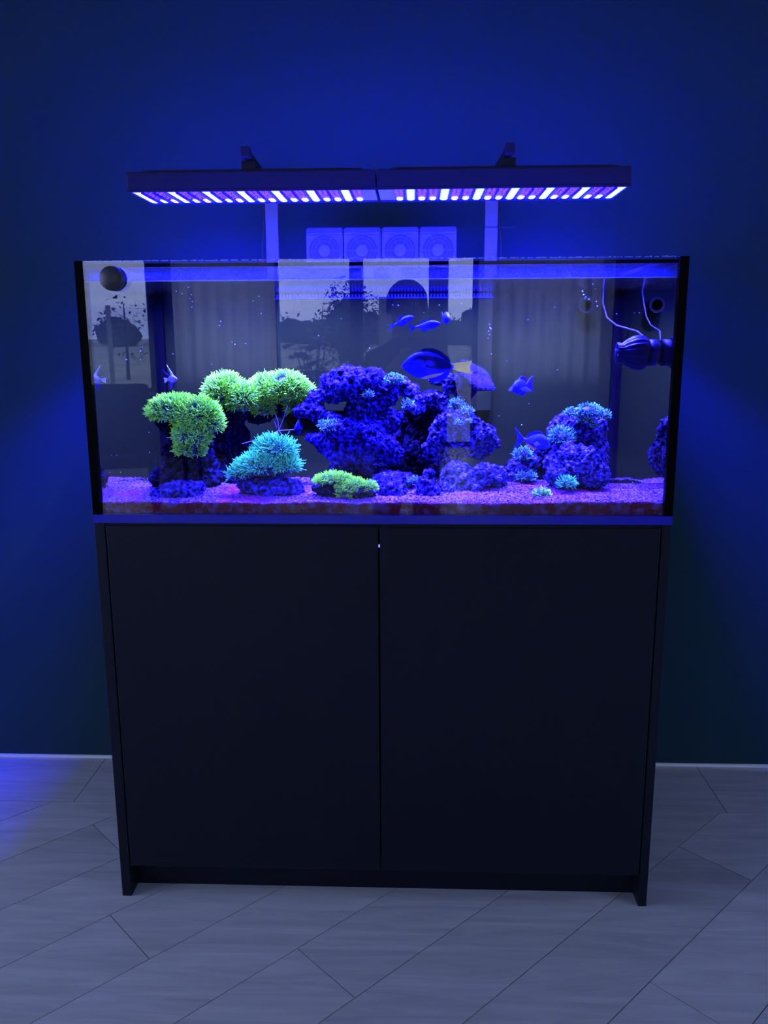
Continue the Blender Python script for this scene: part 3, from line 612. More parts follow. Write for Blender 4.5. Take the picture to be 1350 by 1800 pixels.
def strands(roots, L, rad, m, parent, jit, tipk=1.0):
    vv, ff, tt = [], [], []
    for p, nn in roots:
            dirn = (nn+Vector((random.gauss(0, jit*.5), random.gauss(0, jit*.5), random.gauss(0, jit*.5)))).normalized()
            bend = Vector((random.gauss(0, .5), random.gauss(0, .5), .35+random.gauss(0, .3)))
            ln = L*random.uniform(.6, 1.25); q = dirn.orthogonal().normalized(); q2_ = dirn.cross(q)
            b0 = len(vv); NS = 4
            for s in range(NS):
                t = s/(NS-1); cpt = p-dirn*.002+dirn*ln*t+bend*(ln*.38*t*t); rr = rad*(1.0, .8, .85, .55)[s]
                for k3 in range(3):
                    an = 2.0944*k3; vv.append(cpt+(q*math.cos(an)+q2_*math.sin(an))*rr); tt.append(min(1, t*random.uniform(.85, 1.1)*tipk))
            for s in range(NS-1):
                for k3 in range(3):
                    i0, i1 = b0+s*3+k3, b0+s*3+(k3+1) % 3; ff.append((i0, i1, i1+3, i0+3))
            ff.append((b0+9, b0+10, b0+11))
    me = bpy.data.meshes.new('polyps'); me.from_pydata([tuple(v) for v in vv], [], ff)
    at = me.attributes.new('t', 'FLOAT', 'POINT'); at.data.foreach_set('value', tt); me.materials.append(M[m])
    o = bpy.data.objects.new('polyps', me); C.objects.link(o); o.parent = parent; o['kind'] = 'stuff'; return o
def coral(ells, n, L, rad, m, label, name='polyp_coral', cat='coral', **kw):
    e = tag(empty(name), label, cat)
    bm = bmesh.new()
    for (x, y, z, a, d, c) in ells:
        g = bmesh.ops.create_icosphere(bm, subdivisions=3, radius=1)
        for v in g['verts']:
            f = .94*(1+.10*noise.noise(v.co*3+Vector((x*40, y*40, z*40)))); v.co = Vector((x+v.co.x*a*f, y+v.co.y*d*f, z+v.co.z*c*f))
    mk('coral_base', bm, 'coral_base', e, True)
    polyps(ells, n, L, rad, m, e, **kw); return e
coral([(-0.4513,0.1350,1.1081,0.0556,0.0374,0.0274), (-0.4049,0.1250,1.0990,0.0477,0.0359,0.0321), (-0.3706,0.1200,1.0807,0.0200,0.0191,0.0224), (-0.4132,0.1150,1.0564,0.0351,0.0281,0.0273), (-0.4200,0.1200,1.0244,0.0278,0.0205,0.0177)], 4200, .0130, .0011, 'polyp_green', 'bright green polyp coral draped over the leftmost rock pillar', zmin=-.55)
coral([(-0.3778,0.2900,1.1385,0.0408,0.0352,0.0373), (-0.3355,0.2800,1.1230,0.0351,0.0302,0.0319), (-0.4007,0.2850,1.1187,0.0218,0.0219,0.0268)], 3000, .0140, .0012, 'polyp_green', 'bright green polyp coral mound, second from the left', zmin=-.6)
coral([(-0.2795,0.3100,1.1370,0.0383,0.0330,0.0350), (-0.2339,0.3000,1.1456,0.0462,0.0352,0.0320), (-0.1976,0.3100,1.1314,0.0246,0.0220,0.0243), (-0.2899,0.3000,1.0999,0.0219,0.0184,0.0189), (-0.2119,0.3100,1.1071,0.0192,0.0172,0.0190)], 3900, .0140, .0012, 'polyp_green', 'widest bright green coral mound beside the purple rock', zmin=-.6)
coral([(-0.2306,0.0950,1.0240,0.0372,0.0279,0.0247), (-0.2546,0.0850,0.9919,0.0420,0.0289,0.0223), (-0.2109,0.0900,0.9912,0.0272,0.0212,0.0198), (-0.3137,0.0850,0.9719,0.0137,0.0117,0.0124), (-0.2872,0.0850,0.9819,0.0198,0.0167,0.0174)], 2600, .0160, .00095, 'polyp_teal', 'teal long-stranded polyp coral on the squat front rock', jit=.7)
coral([(-0.0974,0.0620,0.9672,0.0341,0.0209,0.0123), (-0.1194,0.0620,0.9635,0.0195,0.0126,0.0086), (-0.0606,0.0550,0.9501,0.0315,0.0219,0.0171), (-0.0279,0.0550,0.9501,0.0194,0.0137,0.0111), (-0.0750,0.0500,0.9337,0.0146,0.0094,0.0062)], 2100, .0085, .0009, 'polyp_green', 'small low green polyp coral near the front glass')
small = [((-0.1209,0.2150,1.0648,0.0235,0.0153,0.0104), 170, .010, 'polyp_cyan', 'pale blue polyp tuft on lower left of the purple rock'),
 ((-0.0321,0.2250,1.1364,0.0104,0.0081,0.0077), 60, .007, 'polyp_cyan', 'tiny pale tuft on the upper right of the purple rock'),
 ((0.0246,0.2450,1.1687,0.0196,0.0140,0.0116), 170, .007, 'polyp_cyan', 'pale blue polyp patch between purple rock and arch'),
 ((0.0561,0.2350,1.1135,0.0117,0.0088,0.0078), 60, .009, 'polyp_cyan', 'small cyan tuft touching the striped dark fish'),
 ((0.1689,0.2250,1.1140,0.0155,0.0116,0.0103), 110, .008, 'polyp_cyan', 'cyan tuft at the right foot of the arched rock'),
 ((0.1899,0.2050,1.1014,0.0140,0.0092,0.0064), 70, .007, 'polyp_cyan', 'flat cyan tuft crowning the lilac rock'),
 ((0.1713,0.1850,1.0764,0.0101,0.0074,0.0064), 50, .006, 'polyp_cyan', 'small cyan tuft on the face of the lilac rock'),
 ((0.1915,0.1850,1.0802,0.0077,0.0058,0.0051), 40, .005, 'polyp_cyan', 'smallest cyan tuft, right one on the lilac rock face'),
 ((0.0761,0.1200,0.9541,0.0113,0.0085,0.0076), 60, .008, 'polyp_cyan', 'pale tuft leaning on the slanted slab'),
 ((0.3166,0.1850,1.0034,0.0165,0.0132,0.0128), 150, .010, 'polyp_cyan', 'greenish tuft on top of the small upright rock'),
 ((0.3243,0.1750,0.9557,0.0191,0.0133,0.0104), 130, .009, 'polyp_cyan', 'cyan tuft at the foot of the small upright rock'),
 ((0.4296,0.2250,1.0930,0.0128,0.0098,0.0090), 120, .008, 'polyp_cyan', 'round cyan tuft on the left of the tall right rock'),
 ((0.4056,0.2150,1.0384,0.0243,0.0191,0.0182), 240, .012, 'polyp_cyan', 'bushy pale coral on a stalk beside the orange tailed fish'),
 ((0.4015,0.1000,0.9530,0.0158,0.0122,0.0112), 170, .010, 'polyp_teal', 'bright teal tuft at the base of the right boulder'),
 ((0.3447,0.0750,0.9325,0.0157,0.0115,0.0099), 190, .009, 'polyp_green', 'lone yellow-green tuft on the open sand at right'),
 ((0.4833,0.2250,1.0658,0.0103,0.0076,0.0065), 45, .006, 'polyp_cyan', 'little cyan disc on the right edge of the tall rock')]
for e_, n_, L_, m_, lb in small: coral([e_], n_, L_, .0010, m_, lb, name='polyp_tuft', jit=.8, zmin=-.5)
coral([(0.4678,0.2250,1.0968,0.0256,0.0179,0.0141), (0.4965,0.2200,1.0895,0.0179,0.0115,0.0077), (0.4596,0.2250,1.0801,0.0154,0.0122,0.0116)], 420, .0085, .0011, 'polyp_cyan', 'fan of pale blue polyps atop the tall right rock', zmin=-.4, jit=.6)
# toadstool leather coral behind the blue fish tail
tl = tag(empty('leather_coral', (0.1977,0.3000,1.1365)), 'lilac mushroom-shaped leather coral behind the yellow tail', 'coral'); o = Vector(tl.location)
cc = Vector((0.2107,0.2650,1.1737))-o; ax = Vector((.50, -.42, .76)).normalized(); e1 = ax.orthogonal().normalized(); e2 = ax.cross(e1)
bm = bmesh.new(); tube(bm, [Vector(p)-o for p in ((0.1798,0.3000,1.0722), (0.1845,0.2950,1.1035), (0.1906,0.2900,1.1265))]+[cc-ax*.022, cc-ax*.010, cc], [.015, .014, .016, .026, .037, .046], 20); mk('stalk', bm, 'coral_flesh', tl, True)
bm = bmesh.new(); rg = []
for (r_, h_) in ((.046, -.001), (.049, .003), (.044, .008), (.030, .013), (.012, .015)):
    rg.append([bm.verts.new(cc+ax*h_+(e1*math.cos(k*.2618)+e2*math.sin(k*.2618))*r_*(1+.07*math.sin(k*.2618*5))) for k in range(24)])
for i in range(4):
    for k in range(24): bm.faces.new((rg[i][k], rg[i][(k+1) % 24], rg[i+1][(k+1) % 24], rg[i+1][k]))
bm.faces.new(rg[-1]); bmesh.ops.recalc_face_normals(bm, faces=bm.faces); mk('cap', bm, 'coral_flesh', tl, True)
roots = []
for i in range(1900):
    r_ = .049*math.sqrt(random.random()); a_ = random.uniform(0, 6.283); k_ = r_/.049
    r_ *= 1+.07*math.sin(a_*5)*k_; roots.append((cc+ax*(.015-.012*k_**2)+(e1*math.cos(a_)+e2*math.sin(a_))*r_, (ax+(e1*math.cos(a_)+e2*math.sin(a_))*k_*.9).normalized()))
strands(roots, .0042, .0010, 'polyp_lilac', tl, .5)
# stalk of the bushy coral and a spiny twig
bm = bmesh.new(); tube(bm, [(0.4049,0.2100,1.0000), (0.4112,0.2120,1.0128), (0.4082,0.2140,1.0321)], [.004, .0045, .007], 8)
mat('pale_green_flesh', (.10, .16, .06), .6)
bushy = [c for c in bpy.data.objects if c.get('label', '').startswith('bushy pale coral')][0]
mk('stalk', bm, 'pale_green_flesh', bushy, True)
tw = tag(empty('spiny_twig', (-0.2400,0.2200,1.0552)), 'thin pale twig with spines radiating between the green corals', 'twig'); o = Vector(tw.location)
mat('twig_pale', (.09, .08, .13), .6)
for pts in ([(-0.2400,0.2200,1.0552),(-0.2407,0.2200,1.0748),(-0.2467,0.2200,1.0931)], [(-0.2416,0.2300,1.0541),(-0.2302,0.2300,1.0817),(-0.2188,0.2300,1.1131)], [(-0.2400,0.2200,1.0552),(-0.2202,0.2200,1.0565),(-0.2017,0.2200,1.0578)], [(-0.2383,0.2100,1.0562),(-0.2308,0.2100,1.0458),(-0.2101,0.2100,1.0340)], [(-0.2392,0.2150,1.0557),(-0.2632,0.2150,1.0439),(-0.2953,0.2150,1.0334),(-0.3260,0.2150,1.0255)], [(-0.2451,0.2200,1.0617),(-0.2474,0.2200,1.0696),(-0.2499,0.2200,1.0761)]):
    bm = bmesh.new(); k = len(pts); tube(bm, [Vector(p)-o for p in pts], [.0010-.0006*i/(k-1) for i in range(k)], 5); mk('spine', bm, 'twig_pale', tw)

# ---------------------------------------------------------------- bubbles and specks drifting in the water
bm = bmesh.new()
for p in ([(-0.2499,0.0800,1.3480),(-0.2621,0.0800,1.3390),(-0.2463,0.0800,1.3136),(-0.3317,0.0800,1.2980),(-0.3344,0.0800,1.2899),(-0.3037,0.0800,1.2513),(-0.3095,0.0800,1.2560),(-0.2808,0.0800,1.2524),(-0.5006,0.0800,1.2463),(-0.5048,0.0800,1.2381),(-0.5363,0.0800,1.2205),(-0.5059,0.0800,1.2204),(-0.3549,0.0800,1.2104),(-0.4361,0.0800,1.2319)], [(0.2298,0.1200,1.2900),(0.2311,0.1200,1.2829),(0.2289,0.1200,1.2759),(0.2314,0.1200,1.2688),(0.2280,0.1200,1.2618),(0.2336,0.1200,1.2806),(0.2687,0.1200,1.2130),(0.2359,0.1200,1.2286),(0.3039,0.1200,1.0776),(0.2545,0.1200,1.0973),(0.4950,0.1200,1.3095),(0.0378,0.1200,1.3296),(0.0258,0.1200,1.3309),(0.1240,0.1200,1.3302),(0.1705,0.1200,1.3323)],
          [(0.5102,0.1000,0.9433),(0.5141,0.1000,0.9395),(0.5423,0.1000,0.9558),(0.5263,0.1000,1.3109),(0.5368,0.1000,1.3109),(0.3080,0.1000,1.2984),(0.3624,0.1000,1.3234),(0.3616,0.1000,1.3769),(-0.4274,0.1000,1.3606),(-0.4156,0.1000,1.3559),(-0.3964,0.1000,1.3535),(-0.3947,0.1000,1.3396),(-0.3965,0.1000,1.3280),(-0.4016,0.1000,1.3685),(-0.3992,0.1000,1.3454),(-0.4997,0.1000,1.0890),(-0.5037,0.1000,1.0643),(-0.5052,0.1000,1.0207),(-0.5786,0.1000,1.0145),(-0.5724,0.1000,0.9767)], [(0.4375,0.2000,1.3605),(0.4403,0.2000,1.3533),(0.4431,0.2000,1.3461),(0.4590,0.2000,1.3747),(0.4656,0.2000,1.3651),(0.4454,0.2000,1.3485),(0.4518,0.2000,1.3436),(0.4680,0.2000,1.3387),(0.4709,0.2000,1.3290),(-0.0899,0.2000,1.3055),(-0.1412,0.2000,1.2688),(-0.0273,0.2000,1.2410),(0.3292,0.2000,1.1169),(0.3897,0.2000,1.1921)]):
    for q in p: bmesh.ops.create_icosphere(bm, subdivisions=1, radius=random.uniform(.0007, .0014), matrix=Matrix.Translation(q) @ Matrix.Diagonal((random.uniform(.7, 1.6), 1, random.uniform(.7, 1.3), 1)))
mat('speck', (.4, .4, .35), .4)
tag(mk('drifting_bubbles', bm, 'speck', None, True), 'tiny bubbles and specks drifting in the tank water', 'bubbles', kind='stuff')

# ---------------------------------------------------------------- fish
def fish(name, label, loc, fwd_deg, pitch, L, prof, fins, mats, eye=(.12, .12, .016), roll=0, mirror_pect=True, group=None):
    e = tag(empty(name, loc), label, 'fish', group)
    e.rotation_mode = 'QUATERNION'
    e.rotation_quaternion = (Matrix.Rotation(math.radians(fwd_deg), 3, 'Z') @ Matrix.Rotation(math.radians(-pitch), 3, 'Y') @ Matrix.Rotation(math.radians(roll), 3, 'X')).to_quaternion()
    bm = bmesh.new(); SD = 16; rings = []
    def smp(t):
        for (a, b) in zip(prof, prof[1:]):
            if a[0] <= t <= b[0]:
                k = (t-a[0])/(b[0]-a[0]); return [a[i]+(b[i]-a[i])*k for i in range(1, 4)]
        return prof[-1][1:]
    N = 26
    for i in range(N+1):
        t = i/N; t = t*t*(1.6-.6*t) if False else t
        tp, bt, hw = smp(t); x = L*(.5-t)
        zc = (tp+bt)/2*L; hz = max((tp-bt)/2*L, .0004); wy = max(hw*L, .0004)
        rings.append([bm.verts.new((x, wy*math.copysign(abs(math.sin(a))**.9, math.sin(a)), zc+hz*math.cos(a))) for a in [2*math.pi*k/SD for k in range(SD)]])
    for i in range(N):
        for k in range(SD): bm.faces.new((rings[i][k], rings[i][(k+1) % SD], rings[i+1][(k+1) % SD], rings[i+1][k]))
    bm.faces.new(rings[0][::-1]); bm.faces.new(rings[-1]); bmesh.ops.recalc_face_normals(bm, faces=bm.faces)
    mk('body', bm, mats['body'], e, True)
    for f in fins:
        nm, poly, mt = f[0], f[1], f[2]; off = f[3] if len(f) > 3 else 0; sp = f[4] if len(f) > 4 else 0
        for s in ((1, -1) if off else (1,)):
            bm = bmesh.new(); h = .0045*L+.0003
            A = [bm.verts.new((x*L, h, z*L)) for x, z in poly]; B = [bm.verts.new((x*L, -h, z*L)) for x, z in poly]; n = len(poly)
            bm.faces.new(A); bm.faces.new(B[::-1])
            for i in range(n): bm.faces.new((A[i], B[i], B[(i+1) % n], A[(i+1) % n]))
            bmesh.ops.recalc_face_normals(bm, faces=bm.faces)
            if off:
                px, pz = poly[0]
                R2 = Matrix.Translation((px*L, s*off*L, pz*L)) @ Matrix.Rotation(s*math.radians(sp)*-1, 4, 'Z') @ Matrix.Translation((-px*L, 0, -pz*L)); bm.transform(R2)
            mk(nm, bm, mats[mt], e)
    t_, z_, r_ = eye
    _, _, hw = smp(t_)
    for s in (-1, 1):
        bm = bmesh.new(); bmesh.ops.create_uvsphere(bm, u_segments=12, v_segments=8, radius=r_*L, matrix=Matrix.Translation((L*(.5-t_), s*hw*L*.86, z_*L)))
        mk('eye', bm, mats.get('eye', 'fish_eye'), e, True)
    return e
mat('fish_eye', (.004, .004, .004), .3, spec=.1); mat('fish_dusk', (.006, .005, .035), .4, spec=.04)
mat('fish_blue', (.01, .012, .20), .4, spec=.04); mat('fish_blue_pale', (.03, .04, .26), .4, spec=.04, col2=(.012, .015, .15), vscale=60); mat('fish_navy', (.003, .003, .014), .4, spec=.04)
mat('fish_yellow', (.95, .90, .02), .5, spec=.04); mat('fish_orange', (.55, .16, .012), .5, spec=.04); mat('fish_white', (.32, .32, .25), .5, spec=.04); mat('fish_fin_blue', (.015, .015, .12), .5, spec=.04); mat('fish_lilac', (.12, .11, .2), .5, spec=.04); mat('fish_violet', (.02, .008, .08), .45, spec=.04)
# blue tang pattern in the body's own coordinates
tm = mat('tang_body', (.008, .010, .28), .38, spec=.04); n, l = nodes(tm); b = n['Principled BSDF']
t = n.new('ShaderNodeTexCoord'); sx = n.new('ShaderNodeSeparateXYZ'); l.new(t.outputs['Object'], sx.inputs[0])
def ellipse_mask(cx, cz, rx_, rz_, ang, soft):
    mp = n.new('ShaderNodeMapping'); mp.vector_type = 'TEXTURE'; mp.inputs['Location'].default_value = (cx, 0, cz); mp.inputs['Rotation'].default_value = (0, ang, 0); mp.inputs['Scale'].default_value = (rx_, 10, rz_)
    l.new(t.outputs['Object'], mp.inputs['Vector']); ln = n.new('ShaderNodeVectorMath'); ln.operation = 'LENGTH'; l.new(mp.outputs['Vector'], ln.inputs[0])
    mr = n.new('ShaderNodeMapRange'); mr.inputs['From Min'].default_value = 1+soft; mr.inputs['From Max'].default_value = 1-soft; l.new(ln.outputs['Value'], mr.inputs['Value']); return mr.outputs['Result']
def mixc(src, col, fac):
    mx = n.new('ShaderNodeMix'); mx.data_type = 'RGBA'; l.new(fac, mx.inputs['Factor'])
    if isinstance(src, tuple): mx.inputs[6].default_value = (*src, 1)
    else: l.new(src, mx.inputs[6])
    mx.inputs[7].default_value = (*col, 1); return mx.outputs[2]
TL = .112
c0 = mixc((.008, .010, .28), (.003, .003, .014), ellipse_mask(-.012, .008, .046, .0135, math.radians(-8), .12))
c0 = mixc(c0, (.008, .010, .28), ellipse_mask(-.004, .0055, .0095, .0055, math.radians(-14), .15))
c0 = mixc(c0, (.008, .010, .28), ellipse_mask(.020, .003, .013, .010, 0, .15))
c0 = mixc(c0, (.35, .30, .02), ellipse_mask(-.012, -.0215, .026, .0035, math.radians(14), .4))
l.new(c0, b.inputs['Base Color'])
P_tang = [(0, -0.0058, -0.0348, .012), (.05, 0.0638, -0.0870, .035), (.12, 0.1450, -0.1450, .055), (.22, 0.2204, -0.2030, .072), (.35, 0.2726, -0.2436, .08), (.5, 0.2784, -0.2494, .076), (.65, 0.2378, -0.2146, .062), (.8, 0.1566, -0.1450, .042), (.92, 0.0754, -0.0696, .026), (1, 0.0420, -0.0420, .018)]
fish('blue_tang', 'large royal blue fish with black marking and yellow tail', (0.1010,0.1300,1.2038), 184, 2, .112, P_tang, [
    ('dorsal_fin', [(.30, .16), (.24, .23), (.10, .325), (-.08, .335), (-.25, .275), (-.40, .16), (-.44, .085), (-.36, .09), (-.2, .18), (0, .25), (.2, .18)], 'navyfin'),
    ('anal_fin', [(.02, -.23), (-.10, -.30), (-.25, -.29), (-.38, -.20), (-.45, -.08), (-.36, -.095), (-.2, -.185)], 'bluefin'),
    ('tail_fin', [(-.47, .045), (-.60, .085), (-.85, .125), (-.82, .06), (-.81, 0), (-.82, -.06), (-.86, -.14), (-.60, -.09), (-.47, -.045)], 'yellow'),
    ('tail_edge', [(-.50, .055), (-.62, .098), (-.88, .142), (-.85, .125), (-.60, .085)], 'navyfin'), ('tail_edge', [(-.50, -.055), (-.60, -.09), (-.86, -.14), (-.89, -.155), (-.62, -.105)], 'navyfin'),
    ('pectoral_fin', [(.20, .01), (.12, .055), (.04, .05), (.05, -.02), (.12, -.035)], 'bluefin', .075, 22)],
    dict(body='tang_body', navyfin='fish_navy', bluefin='fish_blue', yellow='fish_yellow'), eye=(.13, .045, .017))
P_chr = [(0, 0, -.02, .015), (.08, .075, -.075, .05), (.2, .135, -.135, .075), (.4, .175, -.17, .085), (.6, .145, -.14, .07), (.8, .075, -.075, .04), (1, .035, -.035, .015)]
F_chr = [('dorsal_fin', [(.22, .13), (.15, .20), (-.05, .235), (-.22, .20), (-.30, .12), (-.15, .12), (0, .15)], 'fin'), ('anal_fin', [(.0, -.15), (-.12, -.225), (-.26, -.17), (-.3, -.09), (-.15, -.11)], 'fin'),
    ('tail_fin', [(-.48, .035), (-.62, .09), (-.82, .19), (-.68, .04), (-.66, 0), (-.68, -.04), (-.82, -.19), (-.62, -.09), (-.48, -.035)], 'fin'), ('pectoral_fin', [(.18, -.02), (.06, .03), (.02, -.03), (.08, -.07)], 'fin', .075, 20)]
CH = dict(body='fish_blue_pale', fin='fish_blue')
fish('chromis', 'slim blue fish, upper left of the trio, tilted upwards', (0.0484,0.2200,1.3003), 8, 24, .048, P_chr, F_chr, CH, eye=(.13, .03, .022), group='small blue fish swimming over the big blue fish')
fish('chromis', 'slim blue fish in the middle of the trio, side on', (0.1015,0.2000,1.2898), -6, 9, .057, P_chr, F_chr, CH, eye=(.13, .03, .022), group='small blue fish swimming over the big blue fish')
fish('chromis', 'smallest blue fish of the trio seen head on', (0.1429,0.2400,1.3065), -80, -4, .058, [(a, b*1.35, c*1.35, d*1.5) for a, b, c, d in P_chr], F_chr, CH, eye=(.13, .03, .022), group='small blue fish swimming over the big blue fish')
P_ban = [(0, -.06, -.10, .015), (.1, .05, -.16, .06), (.25, .2, -.26, .09), (.45, .30, -.32, .095), (.7, .26, -.26, .07), (.9, .12, -.12, .035), (1, .08, -.08, .02)]
fish('banner_fish', 'small fish with long trailing fin streamers at far left', (-0.4927,0.2600,1.1721), -25, 8, .030, P_ban, [
    ('dorsal_fin', [(.15, .26), (.02, .55), (-.35, 1.15), (-.30, .98), (-.12, .5), (-.1, .28)], 'pale'), ('second_dorsal_fin', [(-.2, .26), (-.45, .45), (-.85, .85), (-.78, .72), (-.42, .28), (-.3, .2)], 'dark'),
    ('anal_fin', [(-.05, -.28), (-.18, -.55), (-.34, -.78), (-.40, -.66), (-.3, -.25)], 'fin'), ('pelvic_fin', [(.18, -.25), (.12, -.55), (.02, -.82), (-.03, -.7), (.03, -.28)], 'dark'), ('tail_fin', [(-.48, .08), (-.85, .2), (-.8, 0), (-.85, -.22), (-.48, -.08)], 'pale')],
    dict(body='fish_lilac', pale='fish_white', dark='fish_navy', fin='fish_blue'), eye=(.16, 0, .04))
fish('violet_angelfish', 'violet fish turned toward the glass beside the lilac coral', (0.3041,0.1700,1.1564), -128, -4, .060, [(0, 0, -.05, .03), (.1, .14, -.16, .085), (.25, .25, -.24, .125), (.45, .30, -.27, .13), (.7, .24, -.22, .09), (.9, .1, -.1, .04), (1, .07, -.07, .02)], [
    ('dorsal_fin', [(.15, .26), (-.05, .37), (-.3, .36), (-.45, .24), (-.42, .1), (-.2, .2)], 'fin'), ('anal_fin', [(.0, -.25), (-.15, -.37), (-.38, -.32), (-.45, -.12), (-.2, -.2)], 'fin'),
    ('tail_fin', [(-.48, .07), (-.68, .22), (-.92, .30), (-.86, 0), (-.92, -.30), (-.68, -.2), (-.48, -.07)], 'fin'), ('pectoral_fin', [(.2, -.05), (.02, .02), (-.22, -.12), (-.12, -.17), (.1, -.12)], 'pale', .12, 62)],
    dict(body='fish_blue', fin='fish_violet', pale='fish_lilac'), eye=(.14, .07, .03))
fish('orange_spine_fish', 'blue grey fish with dark mask and orange tail base', (0.3409,0.1400,1.0395), -38, -3, .066, [(0, -.06, -.14, .03), (.07, .04, -.19, .065), (.16, .17, -.22, .1), (.28, .25, -.245, .115), (.45, .265, -.25, .11), (.65, .21, -.2, .08), (.85, .09, -.09, .035), (.95, .045, -.045, .02), (1, .045, -.045, .018)], [
    ('dorsal_fin', [(.22, .22), (.12, .34), (-.1, .335), (-.35, .21), (-.43, .09), (-.2, .2), (0, .25)], 'fin'), ('anal_fin', [(.05, -.24), (-.1, -.30), (-.36, -.17), (-.44, -.06), (-.2, -.18)], 'orange'),
    ('tail_base', [(-.40, .055), (-.52, .062), (-.52, -.062), (-.40, -.055)], 'orange'), ('tail_fin', [(-.5, .05), (-.62, .14), (-.86, .36), (-.76, .12), (-.74, 0), (-.76, -.12), (-.88, -.38), (-.62, -.14), (-.5, -.05)], 'fin'),
    ('pectoral_fin', [(.2, -.06), (.08, .03), (-.02, -.05), (.06, -.14)], 'pale', .115, 30), ('eye_mask', [(.42, .05), (.36, .12), (.28, .11), (.30, .04), (.38, .02)], 'navy', .085, -18)],
    dict(body='fish_blue_pale', fin='fish_blue', orange='fish_orange', pale='fish_lilac', navy='fish_navy'), eye=(.16, .08, .024))
fish('clownfish', 'small dark fish with a pale head band before the arch', (0.0769,0.1650,1.1099), -140, 6, .036, [(0, 0, -.04, .05), (.1, .13, -.15, .12), (.3, .24, -.24, .16), (.55, .25, -.25, .14), (.8, .14, -.14, .08), (1, .08, -.08, .03)], [
    ('dorsal_fin', [(.2, .22), (.05, .38), (-.25, .36), (-.4, .2), (-.3, .15), (0, .22)], 'fin'), ('anal_fin', [(-.02, -.24), (-.15, -.38), (-.35, -.28), (-.38, -.12)], 'fin'), ('tail_fin', [(-.47, .08), (-.68, .22), (-.78, 0), (-.68, -.22), (-.47, -.08)], 'fin'), ('pectoral_fin', [(.12, -.04), (-.02, .08), (-.12, -.05), (-.02, -.16)], 'band', .15, 40)],
    dict(body='fish_dusk', fin='fish_fin_blue', band='fish_lilac'), eye=(.14, .04, .04))
bm = bmesh.new(); cf = [x for x in bpy.data.objects if x.name.startswith('clownfish')][0]
ring = [(.0072, .0083*1.03*math.cos(2*math.pi*k/24), .0056*1.12*math.sin(2*math.pi*k/24)) for k in range(25)]
tube(bm, [(x, s_, z) for x, z, s_ in ring], .0011, 6, caps=False, flat=1.0); mk('head_band', bm, 'fish_lilac', cf, True)
fish('damselfish', 'tiny dark oval fish at the twig tip, left of the purple rock', (-0.1964,0.2300,1.0607), -105, 0, .036, [(0, 0, -.04, .03), (.12, .2, -.2, .07), (.35, .38, -.36, .1), (.6, .36, -.34, .09), (.85, .14, -.14, .04), (1, .07, -.07, .02)], [
    ('dorsal_fin', [(.15, .33), (-.1, .5), (-.35, .38), (-.38, .2), (-.1, .36)], 'fin'), ('anal_fin', [(.0, -.34), (-.2, -.48), (-.38, -.32), (-.38, -.15)], 'fin'), ('tail_fin', [(-.48, .06), (-.72, .2), (-.7, -.2), (-.48, -.06)], 'fin'), ('pectoral_fin', [(.15, 0), (.0, .08), (-.08, -.08)], 'pale', .1, 55)],
    dict(body='fish_navy', fin='fish_blue', pale='fish_blue_pale'), eye=(.13, .08, .03))
# ---------------------------------------------------------------- what the glass mirrors: curtains, photographer, chairs, plant, garden
def curtain(x0, x1, label):
    bm = bmesh.new(); n = int((x1-x0)*60); top, bot = [], []
    for i in range(n+1):
        x = x0+(x1-x0)*i/n; y = ROOM_F+.26+.028*math.sin(x*34+.9*math.sin(x*5))+.012*math.sin(x*71)
        top.append(bm.verts.new((x, y, 2.5))); bot.append(bm.verts.new((x, y+.01*math.sin(x*19), .03)))
    for i in range(n): bm.faces.new((top[i], top[i+1], bot[i+1], bot[i]))
    o = mk('sheer_curtain', bm, 'curtain_cloth', None, True); md = o.modifiers.new('s', 'SOLIDIFY'); md.thickness = .002
    return tag(o, label, 'curtain')
curtain(rx(-2.21), rx(-1.24), 'pale sheer curtain mirrored on the left of the tank glass')
curtain(rx(.655), rx(1.90), 'wide pale sheer curtain mirrored on the right of the tank glass')
rod = boxo('curtain_rod', (-3.4, 3.0, ROOM_F+.245, ROOM_F+.275, 2.5, 2.525), 'window_frame'); tag(rod, 'dark curtain rod over the mirrored windows', 'rod')

